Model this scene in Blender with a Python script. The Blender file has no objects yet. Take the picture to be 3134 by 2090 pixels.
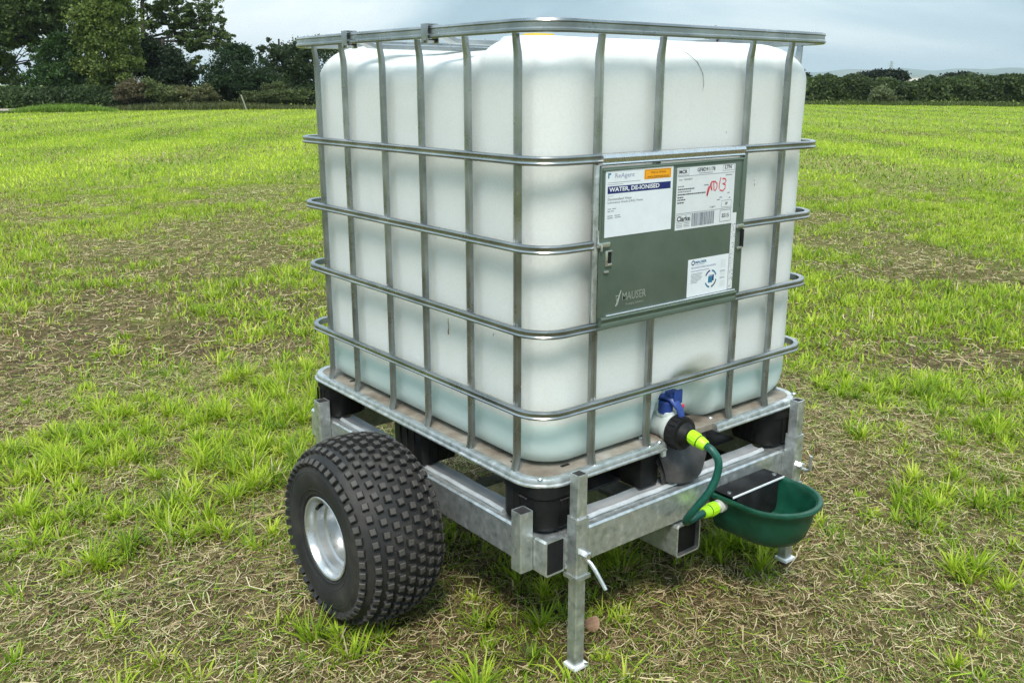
import bpy, bmesh, math, random
import numpy as np
from mathutils import Vector, Matrix

random.seed(7)
rng = np.random.default_rng(7)
R = math.radians
SC = bpy.context.scene
COL = SC.collection

# ------------------------------------------------------------------ camera
CAM = np.array([-1.2446, -1.4637, 1.35]); YAW = 38.6; PITCH = -15.49; FOC = 32.546
cd = bpy.data.cameras.new('camera'); cam = bpy.data.objects.new('camera', cd); COL.objects.link(cam)
cam.location = CAM; cam.rotation_euler = (R(90 + PITCH), 0, R(-YAW))
cd.sensor_width = 36; cd.lens = FOC; cd.clip_end = 40000; cd.clip_start = 0.05
SC.camera = cam

# ------------------------------------------------------------------ sky, sun, exposure
SUN_EL, SUN_AZ = 56, 222          # azimuth of the sun, clockwise from +Y
world = bpy.data.worlds.new('World'); SC.world = world; world.use_nodes = True
nt = world.node_tree; nt.nodes.clear()
def wn(t, **k):
    n = nt.nodes.new(t)
    for a, b in k.items(): setattr(n, a, b)
    return n
def wl(a, b): nt.links.new(a, b)
out = wn('ShaderNodeOutputWorld'); bg = wn('ShaderNodeBackground'); bg.inputs['Strength'].default_value = 0.085
sky = wn('ShaderNodeTexSky', sky_type='NISHITA'); sky.sun_disc = False
sky.sun_elevation = R(SUN_EL); sky.sun_rotation = R(SUN_AZ); sky.air_density = 1.0; sky.dust_density = 1.5
tc = wn('ShaderNodeTexCoord'); sep = wn('ShaderNodeSeparateXYZ'); wl(tc.outputs['Generated'], sep.inputs[0])
# flat cloud deck: project the view direction on a plane overhead
mz = wn('ShaderNodeMath', operation='MAXIMUM'); wl(sep.outputs['Z'], mz.inputs[0]); mz.inputs[1].default_value = 0.0
az = wn('ShaderNodeMath', operation='ADD'); wl(mz.outputs[0], az.inputs[0]); az.inputs[1].default_value = 0.16
dx = wn('ShaderNodeMath', operation='DIVIDE'); wl(sep.outputs['X'], dx.inputs[0]); wl(az.outputs[0], dx.inputs[1])
dy = wn('ShaderNodeMath', operation='DIVIDE'); wl(sep.outputs['Y'], dy.inputs[0]); wl(az.outputs[0], dy.inputs[1])
cmb = wn('ShaderNodeCombineXYZ'); wl(dx.outputs[0], cmb.inputs[0]); wl(dy.outputs[0], cmb.inputs[1])
mp = wn('ShaderNodeMapping'); wl(cmb.outputs[0], mp.inputs[0]); mp.inputs['Location'].default_value = (4.5, 4.3, 0.4)
n1 = wn('ShaderNodeTexNoise'); n1.inputs['Scale'].default_value = 0.33; n1.inputs['Detail'].default_value = 6; n1.inputs['Roughness'].default_value = 0.5
n1.inputs['Distortion'].default_value = 0.6
wl(mp.outputs[0], n1.inputs['Vector'])
rp = wn('ShaderNodeValToRGB'); wl(n1.outputs['Fac'], rp.inputs[0])
els = rp.color_ramp.elements
els[0].position = 0.40; els[0].color = (3.6, 5.2, 6.3, 1)
els[1].position = 0.62; els[1].color = (11.5, 12.2, 12.4, 1)
e = els.new(0.50); e.color = (6.1, 7.9, 8.8, 1)
mx = wn('ShaderNodeMix', data_type='RGBA'); mx.inputs['Factor'].default_value = 0.86
# overcast sky: darker towards the horizon than overhead (CIE overcast)
cz = wn('ShaderNodeMath', operation='MULTIPLY_ADD'); wl(mz.outputs[0], cz.inputs[0]); cz.inputs[1].default_value = 1.05; cz.inputs[2].default_value = 0.66
vm = wn('ShaderNodeVectorMath', operation='SCALE'); wl(rp.outputs[0], vm.inputs[0]); wl(cz.outputs[0], vm.inputs['Scale'])
wl(sky.outputs[0], mx.inputs['A']); wl(vm.outputs[0], mx.inputs['B'])
wl(mx.outputs['Result'], bg.inputs['Color']); wl(bg.outputs[0], out.inputs['Surface'])

sd = bpy.data.lights.new('sun', 'SUN'); sun = bpy.data.objects.new('sun', sd); COL.objects.link(sun)
sd.energy = 2.2; sd.angle = R(16); sd.color = (1.0, 0.955, 0.88)
sdir = Vector((math.sin(R(SUN_AZ)) * math.cos(R(SUN_EL)), math.cos(R(SUN_AZ)) * math.cos(R(SUN_EL)), math.sin(R(SUN_EL))))
sun.rotation_euler = (-sdir).to_track_quat('-Z', 'Y').to_euler(); sun.location = (0, 0, 30)
vs = SC.view_settings
vs.view_transform = 'Standard'; vs.look = 'None'; vs.gamma = 1.0; vs.exposure = 0.78; vs.use_curve_mapping = False
SC.cycles.max_bounces = 6; SC.cycles.transparent_max_bounces = 6; SC.cycles.volume_bounces = 0
SC.cycles.use_denoising = True; SC.cycles.denoising_prefilter = 'NONE'
SC.cycles.sample_clamp_indirect = 6.0; SC.cycles.use_adaptive_sampling = True; SC.cycles.adaptive_threshold = 0.02; SC.cycles.adaptive_min_samples = 32

# ------------------------------------------------------------------ helpers
_yaw, _pit = R(YAW), R(PITCH)
FW = np.array([math.sin(_yaw) * math.cos(_pit), math.cos(_yaw) * math.cos(_pit), math.sin(_pit)])
RT = np.array([math.cos(_yaw), -math.sin(_yaw), 0.0]); UP = np.cross(RT, FW)
def at(px, py, dist):
    """real-world point at a horizontal distance along a viewing direction (survey of the photograph, 2351 px wide)"""
    f = FOC / 36 * 2351
    d = FW + RT * (px - 1175.5) / f - UP * (py - 784) / f
    return CAM + d * dist / math.hypot(d[0], d[1])

def tag(o, label=None, cat=None, group=None, kind=None):
    if label: o['label'] = label
    if cat: o['category'] = cat
    if group: o['group'] = group
    if kind: o['kind'] = kind
    return o
def empty(name, loc, label, cat, group=None):
    o = bpy.data.objects.new(name, None); COL.objects.link(o); o.location = loc; o.empty_display_size = 0.1
    return tag(o, label, cat, group)
def put(name, me, mats, parent=None):
    o = bpy.data.objects.new(name, me); COL.objects.link(o)
    if mats is not None and not me.materials:
        for m in (mats if isinstance(mats, (list, tuple)) else [mats]): me.materials.append(m)
    if parent is not None:
        o.parent = parent
        if parent.type == 'EMPTY': o.matrix_parent_inverse = Matrix.Translation(-parent.location)
    return o

class MB:
    """collects shapes of ONE piece"""
    def __init__(s): s.v = []; s.f = []; s.m = []
    def add(s, v, f, m=0):
        b = len(s.v); s.v += [tuple(map(float, p)) for p in v]
        s.f += [tuple(b + i for i in q) for q in f]; s.m += [m] * len(f); return s
    def box(s, x0, x1, y0, y1, z0, z1, bev=0.0, m=0):
        bm = bmesh.new(); bmesh.ops.create_cube(bm, size=1.0)
        for v in bm.verts: v.co = Vector(((x0 + x1) / 2 + v.co.x * (x1 - x0), (y0 + y1) / 2 + v.co.y * (y1 - y0), (z0 + z1) / 2 + v.co.z * (z1 - z0)))
        if bev: bmesh.ops.bevel(bm, geom=bm.edges[:], offset=bev, segments=2, affect='EDGES', profile=0.6)
        bm.verts.index_update()
        s.add([v.co for v in bm.verts], [[v.index for v in f.verts] for f in bm.faces], m); bm.free(); return s
    def sweep(s, prof, pts, nrm, bnm, closed=False, caps=True, m=0):
        """prof [(u,v)], pts path, nrm/bnm frame vectors per point"""
        k = len(prof); n = len(pts); V = []
        for P, N, B in zip(pts, nrm, bnm):
            P, N, B = Vector(P), Vector(N), Vector(B)
            for u, w in prof: V.append(P + N * u + B * w)
        F = []
        for i in range(n if closed else n - 1):
            j = (i + 1) % n
            for a in range(k):
                b = (a + 1) % k; F.append((i * k + a, i * k + b, j * k + b, j * k + a))
        if not closed and caps:
            F.append(tuple(range(k))[::-1]); F.append(tuple((n - 1) * k + a for a in range(k)))
        return s.add(V, F, m)
    def tube(s, pts, rad, n=10, closed=False, caps=True, m=0):
        pts = [Vector(p) for p in pts]; N = len(pts); rad = rad if isinstance(rad, (list, tuple, np.ndarray)) else [rad] * N
        V = []; prev = None
        for i, p in enumerate(pts):
            a = pts[(i - 1) % N] if (closed or i > 0) else p; b = pts[(i + 1) % N] if (closed or i < N - 1) else p
            t = (b - a).normalized()
            if prev is None: prev = t.orthogonal().normalized()
            prev = (prev - t * prev.dot(t)); prev = prev.normalized() if prev.length > 1e-6 else t.orthogonal().normalized()
            bn = t.cross(prev)
            for k in range(n):
                an = 2 * math.pi * k / n; V.append(p + (prev * math.cos(an) + bn * math.sin(an)) * rad[i])
        F = []
        for i in range(N if closed else N - 1):
            j = (i + 1) % N
            for k in range(n): F.append((i * n + k, i * n + (k + 1) % n, j * n + (k + 1) % n, j * n + k))
        if not closed and caps: F.append(tuple(range(n))[::-1]); F.append(tuple((N - 1) * n + k for k in range(n)))
        return s.add(V, F, m)
    def lathe(s, prof, origin, axis, n=48, m=0, closed=False):
        """prof [(a along axis, radius)]"""
        ax = Vector(axis).normalized(); u = ax.orthogonal().normalized(); w = ax.cross(u); O = Vector(origin)
        V = [O + ax * a + (u * math.cos(2 * math.pi * k / n) + w * math.sin(2 * math.pi * k / n)) * max(r, 1e-5) for a, r in prof for k in range(n)]
        F = []; P = len(prof)
        for i in range(P if closed else P - 1):
            j = (i + 1) % P
            for k in range(n): F.append((i * n + k, j * n + k, j * n + (k + 1) % n, i * n + (k + 1) % n))
        return s.add(V, F, m)
    def sqtube(s, c, d, size, wall, L, up=(0, 0, 1), m=0):
        """hollow square tube from c along d for length L, open at both ends; size (a,b)"""
        c, d = Vector(c), Vector(d).normalized(); u = Vector(up); u = (u - d * u.dot(d)).normalized(); w = d.cross(u)
        a, b = size; ch = 0.08 * min(a, b)
        def loop(A, Bq, q):
            return [(A - q, Bq), (A, Bq - q), (A, -Bq + q), (A - q, -Bq), (-A + q, -Bq), (-A, -Bq + q), (-A, Bq - q), (-A + q, Bq)]
        o = loop(a / 2, b / 2, ch); i = loop(a / 2 - wall, b / 2 - wall, ch * 0.5); k = len(o)
        V = [c + w * p + u * q for p, q in o] + [c + d * L + w * p + u * q for p, q in o] + [c + w * p + u * q for p, q in i] + [c + d * L + w * p + u * q for p, q in i]
        F = []
        for x in range(k):
            y = (x + 1) % k
            F += [(x, k + x, k + y, y), (2 * k + y, 3 * k + y, 3 * k + x, 2 * k + x), (y, 2 * k + y, 2 * k + x, x), (k + x, 3 * k + x, 3 * k + y, k + y)]
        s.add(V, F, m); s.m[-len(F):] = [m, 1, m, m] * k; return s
    def build(s, name, mats, parent=None, angle=35, recalc=True):
        me = bpy.data.meshes.new(name); me.from_pydata(s.v, [], s.f)
        if recalc:
            bm = bmesh.new(); bm.from_mesh(me); bmesh.ops.recalc_face_normals(bm, faces=bm.faces[:]); bm.to_mesh(me); bm.free()
        for m in (mats if isinstance(mats, (list, tuple)) else [mats]): me.materials.append(m)
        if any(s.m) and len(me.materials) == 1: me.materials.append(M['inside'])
        if any(s.m): me.polygons.foreach_set('material_index', s.m)
        me.shade_smooth(); me.set_sharp_from_angle(angle=R(angle))
        return put(name, me, None, parent)

def np_mesh(name, V, F, col=None, smooth=False):
    me = bpy.data.meshes.new(name); V = np.asarray(V, np.float32); F = np.asarray(F, np.int32); k = F.shape[1]
    me.vertices.add(len(V)); me.vertices.foreach_set('co', V.ravel())
    me.loops.add(F.size); me.loops.foreach_set('vertex_index', F.ravel())
    me.polygons.add(len(F)); me.polygons.foreach_set('loop_start', np.arange(0, F.size, k, dtype=np.int32))
    if smooth: me.polygons.foreach_set('use_smooth', np.ones(len(F), bool))
    if col is not None:
        a = me.color_attributes.new('Col', 'FLOAT_COLOR', 'POINT')
        c4 = np.ones((len(V), 4), np.float32); c4[:, :3] = col; a.data.foreach_set('color', c4.ravel())
    me.update(calc_edges=True); return me

# value noise for layout
def vnoise(x, y, sc, seed=0):
    x = np.asarray(x) * sc + 37.1 * seed; y = np.asarray(y) * sc - 21.7 * seed
    xi, yi = np.floor(x).astype(np.int64), np.floor(y).astype(np.int64); fx, fy = x - xi, y - yi
    fx = fx * fx * (3 - 2 * fx); fy = fy * fy * (3 - 2 * fy)
    def h(a, b):
        n = (a * 374761393 + b * 668265263 + seed * 1442695041) & 0x7fffffff
        n = ((n ^ (n >> 13)) * 1274126177) & 0x7fffffff
        return ((n ^ (n >> 16)) & 0xffff) / 65535.0
    return (h(xi, yi) * (1 - fx) + h(xi + 1, yi) * fx) * (1 - fy) + (h(xi, yi + 1) * (1 - fx) + h(xi + 1, yi + 1) * fx) * fy
def fbm(x, y, sc, seed=0, o=3):
    s = 0; a = 0.5; t = 0
    for i in range(o): s = s + a * vnoise(x, y, sc * 2 ** i, seed + i); t += a; a *= 0.5
    return s / t

# ------------------------------------------------------------------ materials
def mat(name):
    m = bpy.data.materials.new(name); m.use_nodes = True; t = m.node_tree; t.nodes.clear()
    o = t.nodes.new('ShaderNodeOutputMaterial')
    return m, t, o
def ramp(t, src, stops):
    r = t.nodes.new('ShaderNodeValToRGB'); el = r.color_ramp.elements
    while len(el) < len(stops): el.new(0.5)
    for e_, (p, c) in zip(el, stops): e_.position = p; e_.color = (*c, 1) if len(c) == 3 else c
    if src is not None: t.links.new(src, r.inputs[0])
    return r
def noise(t, scale, detail=4, rough=0.55, vec=None, dist=0.0, coord='Object'):
    n = t.nodes.new('ShaderNodeTexNoise'); n.inputs['Scale'].default_value = scale; n.inputs['Detail'].default_value = detail
    n.inputs['Roughness'].default_value = rough; n.inputs['Distortion'].default_value = dist
    if vec is None:
        c = t.nodes.new('ShaderNodeTexCoord'); vec = c.outputs[coord]
    t.links.new(vec, n.inputs['Vector']); return n
def principled(name, stops, rough=(0.5, 0.5), metal=0.0, scale=20, bump=0.0, bscale=None, spec=0.5, detail=4, stretch=None, rscale=None, sss=0.0, coat=0.0):
    m, t, o = mat(name); p = t.nodes.new('ShaderNodeBsdfPrincipled'); t.links.new(p.outputs[0], o.inputs[0])
    c = t.nodes.new('ShaderNodeTexCoord'); vec = c.outputs['Object']
    if stretch:
        mpn = t.nodes.new('ShaderNodeMapping'); t.links.new(vec, mpn.inputs[0]); mpn.inputs['Scale'].default_value = stretch; vec = mpn.outputs[0]
    n = noise(t, scale, detail, vec=vec)
    r = ramp(t, n.outputs['Fac'], [(0.3 + 0.4 * i / max(1, len(stops) - 1), s_) for i, s_ in enumerate(stops)])
    t.links.new(r.outputs[0], p.inputs['Base Color'])
    n2 = noise(t, rscale or scale * 1.7, 3, vec=vec)
    mr = t.nodes.new('ShaderNodeMapRange'); t.links.new(n2.outputs['Fac'], mr.inputs[0]); mr.inputs[1].default_value = 0.3; mr.inputs[2].default_value = 0.7
    mr.inputs[3].default_value, mr.inputs[4].default_value = rough
    t.links.new(mr.outputs[0], p.inputs['Roughness'])
    p.inputs['Metallic'].default_value = metal; p.inputs['Specular IOR Level'].default_value = spec
    if coat: p.inputs['Coat Weight'].default_value = coat
    if bump:
        nb = noise(t, bscale or scale * 3, 4, vec=vec); b = t.nodes.new('ShaderNodeBump'); b.inputs['Strength'].default_value = bump; b.inputs['Distance'].default_value = 0.002
        t.links.new(nb.outputs['Fac'], b.inputs['Height']); t.links.new(b.outputs[0], p.inputs['Normal'])
    return m
def foliage(name, trans=0.35, gloss=0.5, sat=1.0):
    """leaf material: colour per leaf from the Col attribute"""
    m, t, o = mat(name); a = t.nodes.new('ShaderNodeVertexColor'); a.layer_name = 'Col'
    p = t.nodes.new('ShaderNodeBsdfPrincipled'); p.inputs['Roughness'].default_value = gloss; p.inputs['Specular IOR Level'].default_value = 0.3
    tr = t.nodes.new('ShaderNodeBsdfTranslucent'); mixn = t.nodes.new('ShaderNodeMixShader'); mixn.inputs[0].default_value = trans
    t.links.new(a.outputs[0], p.inputs['Base Color']); t.links.new(a.outputs[0], tr.inputs[0])
    t.links.new(p.outputs[0], mixn.inputs[1]); t.links.new(tr.outputs[0], mixn.inputs[2]); t.links.new(mixn.outputs[0], o.inputs[0])
    return m

M = {}
M['steel'] = principled('galvanised cage steel', [(0.25, 0.265, 0.265), (0.35, 0.365, 0.365), (0.48, 0.49, 0.49)], (0.22, 0.40), 0.95, 9, 0.05, 120, stretch=(1, 1, 1))
M['galv'] = principled('hot dip galvanised steel', [(0.33, 0.36, 0.35), (0.50, 0.53, 0.52), (0.58, 0.60, 0.60), (0.76, 0.78, 0.78)], (0.28, 0.50), 0.78, 46, 0.12, 90, detail=8)
M['runner'] = principled('dull rolled zinc', [(0.50, 0.52, 0.53), (0.64, 0.66, 0.67), (0.76, 0.77, 0.78)], (0.35, 0.5), 0.45, 14, 0.05, 60)
M['inside'] = principled('shade-darkened tube interior', [(0.05, 0.05, 0.05), (0.10, 0.10, 0.095)], (0.8, 0.9), 0.0, 30)  # dark colour stands in for the shade deep inside the open tubes
M['zinc'] = principled('bright zinc bolts', [(0.62, 0.63, 0.64), (0.75, 0.76, 0.77)], (0.22, 0.35), 0.9, 60)
M['plate'] = principled('coated steel plate', [(0.105, 0.145, 0.115), (0.125, 0.165, 0.13), (0.14, 0.18, 0.145)], (0.38, 0.5), 0.35, 14, 0.03, 200)
M['blackplastic'] = principled('black recycled plastic', [(0.006, 0.006, 0.0065), (0.011, 0.011, 0.0115), (0.026, 0.025, 0.025)], (0.45, 0.7), 0.0, 12, 0.2, 60, spec=0.28)
M['greyplastic'] = principled('scuffed grey plastic', [(0.016, 0.016, 0.016), (0.045, 0.042, 0.042), (0.10, 0.092, 0.09)], (0.5, 0.7), 0.0, 16, 0.15, 50, detail=7)
M['deck'] = principled('dusty pallet deck', [(0.11, 0.085, 0.062), (0.20, 0.165, 0.128), (0.28, 0.25, 0.205), (0.40, 0.385, 0.35)], (0.6, 0.8), 0.0, 11, 0.3, 60, detail=8)
M['rubber'] = principled('tyre rubber', [(0.010, 0.010, 0.010), (0.018, 0.0175, 0.017), (0.045, 0.040, 0.034)], (0.6, 0.8), 0.0, 11, 0.1, 90, detail=7)
M['tread'] = principled('worn tread rubber', [(0.036, 0.033, 0.030), (0.066, 0.060, 0.053), (0.13, 0.115, 0.096)], (0.55, 0.75), 0.0, 22, 0.1, 90)
M['rim'] = principled('painted silver rim', [(0.48, 0.50, 0.51), (0.60, 0.62, 0.63)], (0.25, 0.4), 0.75, 18)
M['bowl'] = principled('green moulded bowl', [(0.003, 0.045, 0.024), (0.004, 0.062, 0.034), (0.008, 0.080, 0.048)], (0.32, 0.5), 0.0, 25, 0.12, 160)
M['hose'] = principled('green garden hose', [(0.004, 0.065, 0.045), (0.008, 0.10, 0.07)], (0.3, 0.42), 0.0, 60)
M['lime'] = principled('lime plastic', [(0.42, 0.80, 0.012), (0.50, 0.88, 0.02)], (0.35, 0.5), 0.0, 60)
M['darkgreen'] = principled('dark green rubber ring', [(0.003, 0.03, 0.012), (0.004, 0.04, 0.016)], (0.5, 0.6), 0.0, 40)
M['blue'] = principled('blue valve handle', [(0.012, 0.04, 0.19), (0.022, 0.06, 0.27)], (0.35, 0.5), 0.0, 30)
M['valve'] = principled('white valve body', [(0.52, 0.57, 0.55), (0.63, 0.68, 0.66)], (0.4, 0.5), 0.0, 30)
M['offwhite'] = principled('pale grey fitting', [(0.45, 0.46, 0.43), (0.6, 0.6, 0.57)], (0.4, 0.6), 0.0, 30)
M['white'] = principled('white paint', [(0.74, 0.76, 0.77), (0.84, 0.85, 0.85)], (0.45, 0.6), 0.0, 30)
M['yellow'] = principled('yellow card', [(0.72, 0.45, 0.02), (0.80, 0.52, 0.03)], (0.5, 0.6), 0.0, 30)
M['bark'] = principled('bark', [(0.025, 0.020, 0.016), (0.05, 0.042, 0.034), (0.085, 0.075, 0.062)], (0.8, 0.9), 0.0, 3, 0.4, 12)
M['leafbrown'] = principled('dry leaf', [(0.28, 0.15, 0.09), (0.42, 0.26, 0.17)], (0.6, 0.8), 0.0, 60)
M['leaf'] = foliage('leaves', 0.42, 0.55)
M['blade'] = foliage('grass blades', 0.42, 0.5)
M['strawm'] = foliage('dry stalks', 0.12, 0.6)
# printed sticker inks
for k_, c_ in dict(paper=(0.72, 0.75, 0.78), paper2=(0.66, 0.68, 0.69), navy=(0.008, 0.018, 0.13), ink=(0.05, 0.055, 0.06), grey=(0.24, 0.25, 0.27), orange=(0.85, 0.36, 0.008), red=(0.62, 0.05, 0.07), teal=(0.02, 0.16, 0.28), bar=(0.12, 0.14, 0.18), lilac=(0.30, 0.33, 0.45), brown=(0.28, 0.12, 0.01)).items():
    M[k_] = principled('print ' + k_, [c_, tuple(x * 1.06 for x in c_)], (0.42, 0.55), 0.0, 40)

# ------------------------------------------------------------------ ground
def gz(x, y):
    x = np.asarray(x, float); y = np.asarray(y, float); d = np.hypot(x - CAM[0], y - CAM[1])
    near = np.clip(1.2 - d / 60, 0.0, 1)
    g = (fbm(x, y, 1.3, 3) - 0.5) * 0.035 * near + (fbm(x, y, 5.0, 9, 2) - 0.5) * 0.016 * near + (fbm(x, y, 0.05, 4, 2) - 0.5) * 0.10 * np.clip(d / 30, 0, 1) * np.clip(2 - d / 90, 0, 1)
    return g - 0.004
na, nr = 260, 170
rad = np.concatenate([[0.0], 0.25 * (9500 / 0.25) ** (np.arange(nr) / (nr - 1))])
ang = np.arange(na) / na * 2 * math.pi
Rg, Ag = np.meshgrid(rad, ang, indexing='ij'); X = CAM[0] + Rg * np.sin(Ag); Y = CAM[1] + Rg * np.cos(Ag); Z = gz(X, Y)
V = np.stack([X, Y, Z], -1).reshape(-1, 3); F = []
i_, j_ = np.meshgrid(np.arange(len(rad) - 1), np.arange(na), indexing='ij'); jn = (j_ + 1) % na
F = np.stack([i_ * na + j_, i_ * na + jn, (i_ + 1) * na + jn, (i_ + 1) * na + j_], -1).reshape(-1, 4)
m, t, o = mat('meadow soil and thatch'); p = t.nodes.new('ShaderNodeBsdfPrincipled'); t.links.new(p.outputs[0], o.inputs[0]); p.inputs['Roughness'].default_value = 0.9; p.inputs['Specular IOR Level'].default_value = 0.15
a1 = noise(t, 0.7, 5); a2 = noise(t, 14, 6, 0.65); a3 = noise(t, 120, 3, 0.6)
c1 = ramp(t, a2.outputs['Fac'], [(0.25, (0.026, 0.017, 0.010)), (0.50, (0.085, 0.055, 0.029)), (0.64, (0.18, 0.125, 0.064)), (0.80, (0.31, 0.23, 0.125))])
c2 = ramp(t, a3.outputs['Fac'], [(0.30, (0.10, 0.135, 0.018)), (0.55, (0.25, 0.32, 0.035)), (0.75, (0.38, 0.45, 0.065))])
mxn = t.nodes.new('ShaderNodeMix'); mxn.data_type = 'RGBA'
f1 = ramp(t, a1.outputs['Fac'], [(0.45, (0.0, 0.0, 0.0)), (0.72, (0.35, 0.35, 0.35))])
# the sward closes up away from the trampled standing place
gc = t.nodes.new('ShaderNodeTexCoord'); vl = t.nodes.new('ShaderNodeVectorMath'); vl.operation = 'DISTANCE'; t.links.new(gc.outputs['Object'], vl.inputs[0]); vl.inputs[1].default_value = (0.0, 0.0, 0.0)
mrg = t.nodes.new('ShaderNodeMapRange'); t.links.new(vl.outputs['Value'], mrg.inputs[0]); mrg.inputs[1].default_value = 4; mrg.inputs[2].default_value = 16; mrg.inputs[3].default_value = 0.05; mrg.inputs[4].default_value = 0.80
mxf = t.nodes.new('ShaderNodeMath'); mxf.operation = 'MAXIMUM'; t.links.new(f1.outputs[0], mxf.inputs[0]); t.links.new(mrg.outputs[0], mxf.inputs[1])
t.links.new(mxf.outputs[0], mxn.inputs['Factor']); t.links.new(c1.outputs[0], mxn.inputs['A']); t.links.new(c2.outputs[0], mxn.inputs['B'])
t.links.new(mxn.outputs['Result'], p.inputs['Base Color'])
b = t.nodes.new('ShaderNodeBump'); b.inputs['Strength'].default_value = 0.7; b.inputs['Distance'].default_value = 0.012; t.links.new(a3.outputs['Fac'], b.inputs['Height']); t.links.new(b.outputs[0], p.inputs['Normal'])
ground = put('ground', np_mesh('ground', V, F, smooth=True), m); tag(ground, kind='structure')

# ------------------------------------------------------------------ hills far off (bare shapes; the haze box fades them)
hillm = principled('far farmland', [(0.035, 0.06, 0.03), (0.07, 0.10, 0.04), (0.16, 0.15, 0.08)], (0.9, 0.95), 0, 0.0016, spec=0.1, detail=3)
stubm = principled('pale stubble field', [(0.42, 0.36, 0.26), (0.50, 0.43, 0.32)], (0.9, 0.95), 0, 0.004, spec=0.1)
def ridge(name, dist, depth, prof, matr, seed):
    """a long hill: prof [(px, py)] is its skyline as surveyed"""
    pxs = np.arange(prof[0][0], prof[-1][0] + 1, 12.0); pys = np.interp(pxs, [q[0] for q in prof], [q[1] for q in prof])
    V = []; n = len(pxs); K = 9
    for k in range(K):
        s = k / (K - 1); hh = math.sin(math.pi * min(1, s * 1.0)) if k not in (0, K - 1) else 0
        for x, y in zip(pxs, pys):
            P = at(x, y, dist); Q = at(x, 195, dist + (s - 0.5) * depth); h = max(P[2], 1.0) * (math.sin(math.pi * s) ** 0.8)
            V.append((Q[0], Q[1], h * (1 + 0.05 * math.sin(x * 0.05 + seed + k)) - 1.2))
    F = [(k * n + i, k * n + i + 1, (k + 1) * n + i + 1, (k + 1) * n + i) for k in range(K - 1) for i in range(n - 1)]
    o = put(name, np_mesh(name, V, F, smooth=True), matr); return tag(o, kind='structure')
ridge('hills', 5600, 1500, [(1300, 176), (1500, 170), (1700, 168), (1850, 166), (1960, 160), (2050, 158), (2150, 161), (2260, 157), (2351, 157), (2500, 160), (2700, 163), (2900, 180)], hillm, 1)
ridge('hills', 3600, 900, [(1500, 185), (1750, 176), (1900, 174), (2040, 176), (2150, 172), (2230, 166), (2300, 168), (2400, 165), (2600, 170), (2800, 186)], hillm, 5)
ridge('hill_field', 2300, 500, [(1980, 194), (2040, 186), (2090, 178), (2160, 176), (2230, 180), (2290, 187), (2330, 194)], stubm, 2)

# ------------------------------------------------------------------ foliage builders
def leaf_cloud(P, size, colA, colB, flat=0.0, dark=None):
    """quads (leaf sprays) at points P, colours mixed between colA and colB"""
    n = len(P); a = rng.normal(size=(n, 3)); a[:, 2] *= (1 - flat); a /= np.linalg.norm(a, axis=1)[:, None]
    b = np.cross(a, rng.normal(size=(n, 3))); b /= np.linalg.norm(b, axis=1)[:, None]
    s = size * rng.uniform(0.6, 1.4, n)[:, None]; w = s * rng.uniform(0.45, 0.8, n)[:, None]
    nrm = np.cross(a, b) * s * 0.18
    V = np.stack([P - a * s, P + b * w + nrm, P + a * s, P - b * w + nrm], 1).reshape(-1, 3)
    F = np.arange(n * 4).reshape(-1, 4)
    k = np.clip(rng.normal(0.45, 0.3, n), 0, 1)[:, None]; c = np.array(colA) * (1 - k) + np.array(colB) * k
    return V, F, np.repeat(c, 4, 0)
def clumped(c, r, n, nsub, tight=0.26, shell=0.55):
    """points in sub-clumps inside an ellipsoid"""
    c = np.array(c); r = np.array(r)
    d = rng.normal(size=(nsub, 3)); d /= np.linalg.norm(d, axis=1)[:, None]
    S = d * (rng.uniform(shell ** 3, 1, nsub) ** (1 / 3))[:, None]
    idx = rng.integers(0, nsub, n); w = rng.uniform(0.5, 1.3, nsub)
    P = S[idx] + rng.normal(size=(n, 3)) * (tight * w[idx])[:, None] * np.array([1, 1, 0.75])
    return c + P * r, c + S * r
def limb(mb, p, q, r0, r1, n=6, wob=0.06, sides=6):
    p, q = np.array(p), np.array(q); L = np.linalg.norm(q - p); pts = []
    off = rng.normal(size=3) * L * wob
    for i in range(n + 1):
        s = i / n; pts.append(p + (q - p) * s + off * math.sin(math.pi * s) + rng.normal(size=3) * L * 0.012 * (0 < i < n))
    mb.tube(pts, [r0 + (r1 - r0) * i / n for i in range(n + 1)], sides)
    return pts
def tree(name, label, base, lean_top, blobs, size, cA, cB, trunk_r=0.2, cat='tree', twigs=5, group=None):
    """base (x,y,z) foot; lean_top (x,y,z) top of the stem; blobs [(centre, radii, leaves, subclumps, tight)]"""
    base = np.array(base); root = empty(name, base, label, cat, group)
    tm = MB(); stem = limb(tm, base - [0, 0, 0.1], lean_top, trunk_r, trunk_r * 0.35, 8, 0.02, 8)
    Vs, Fs, Cs, off = [], [], [], 0
    for c, r, n, ns, tight in blobs:
        P, S = clumped(c, r, int(n * 2.6), int(ns * 1.7), tight * 0.72)
        P = P[P[:, 2] > 0.02]
        V, F, C = leaf_cloud(P, size * 0.60, cA, cB); Vs.append(V); Fs.append(F + off); Cs.append(C); off += len(V)
        st = min(stem, key=lambda q: np.linalg.norm(np.array(q) - np.array(c) + [0, 0, r[2] * 0.6]))
        b = limb(tm, st, np.array(c), trunk_r * 0.4, trunk_r * 0.14, 6, 0.06)
        for sp in S[:twigs]: limb(tm, b[rng.integers(3, 6)], sp, trunk_r * 0.15, 0.015, 4, 0.06, 5)
    tm.build('trunk', M['bark'], root, recalc=False)
    put('crown', np_mesh('crown', np.concatenate(Vs), np.concatenate(Fs), np.concatenate(Cs)), M['leaf'], root)
    return root
mpp = lambda d: d / (FOC / 36 * 2351)
def blob(px, py, rx, ry, dist, n, ns, tight=0.26, dz=None):
    k = mpp(dist); return (at(px, py, dist), (rx * k, (dz or rx) * k, ry * k), n, ns, tight)
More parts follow.
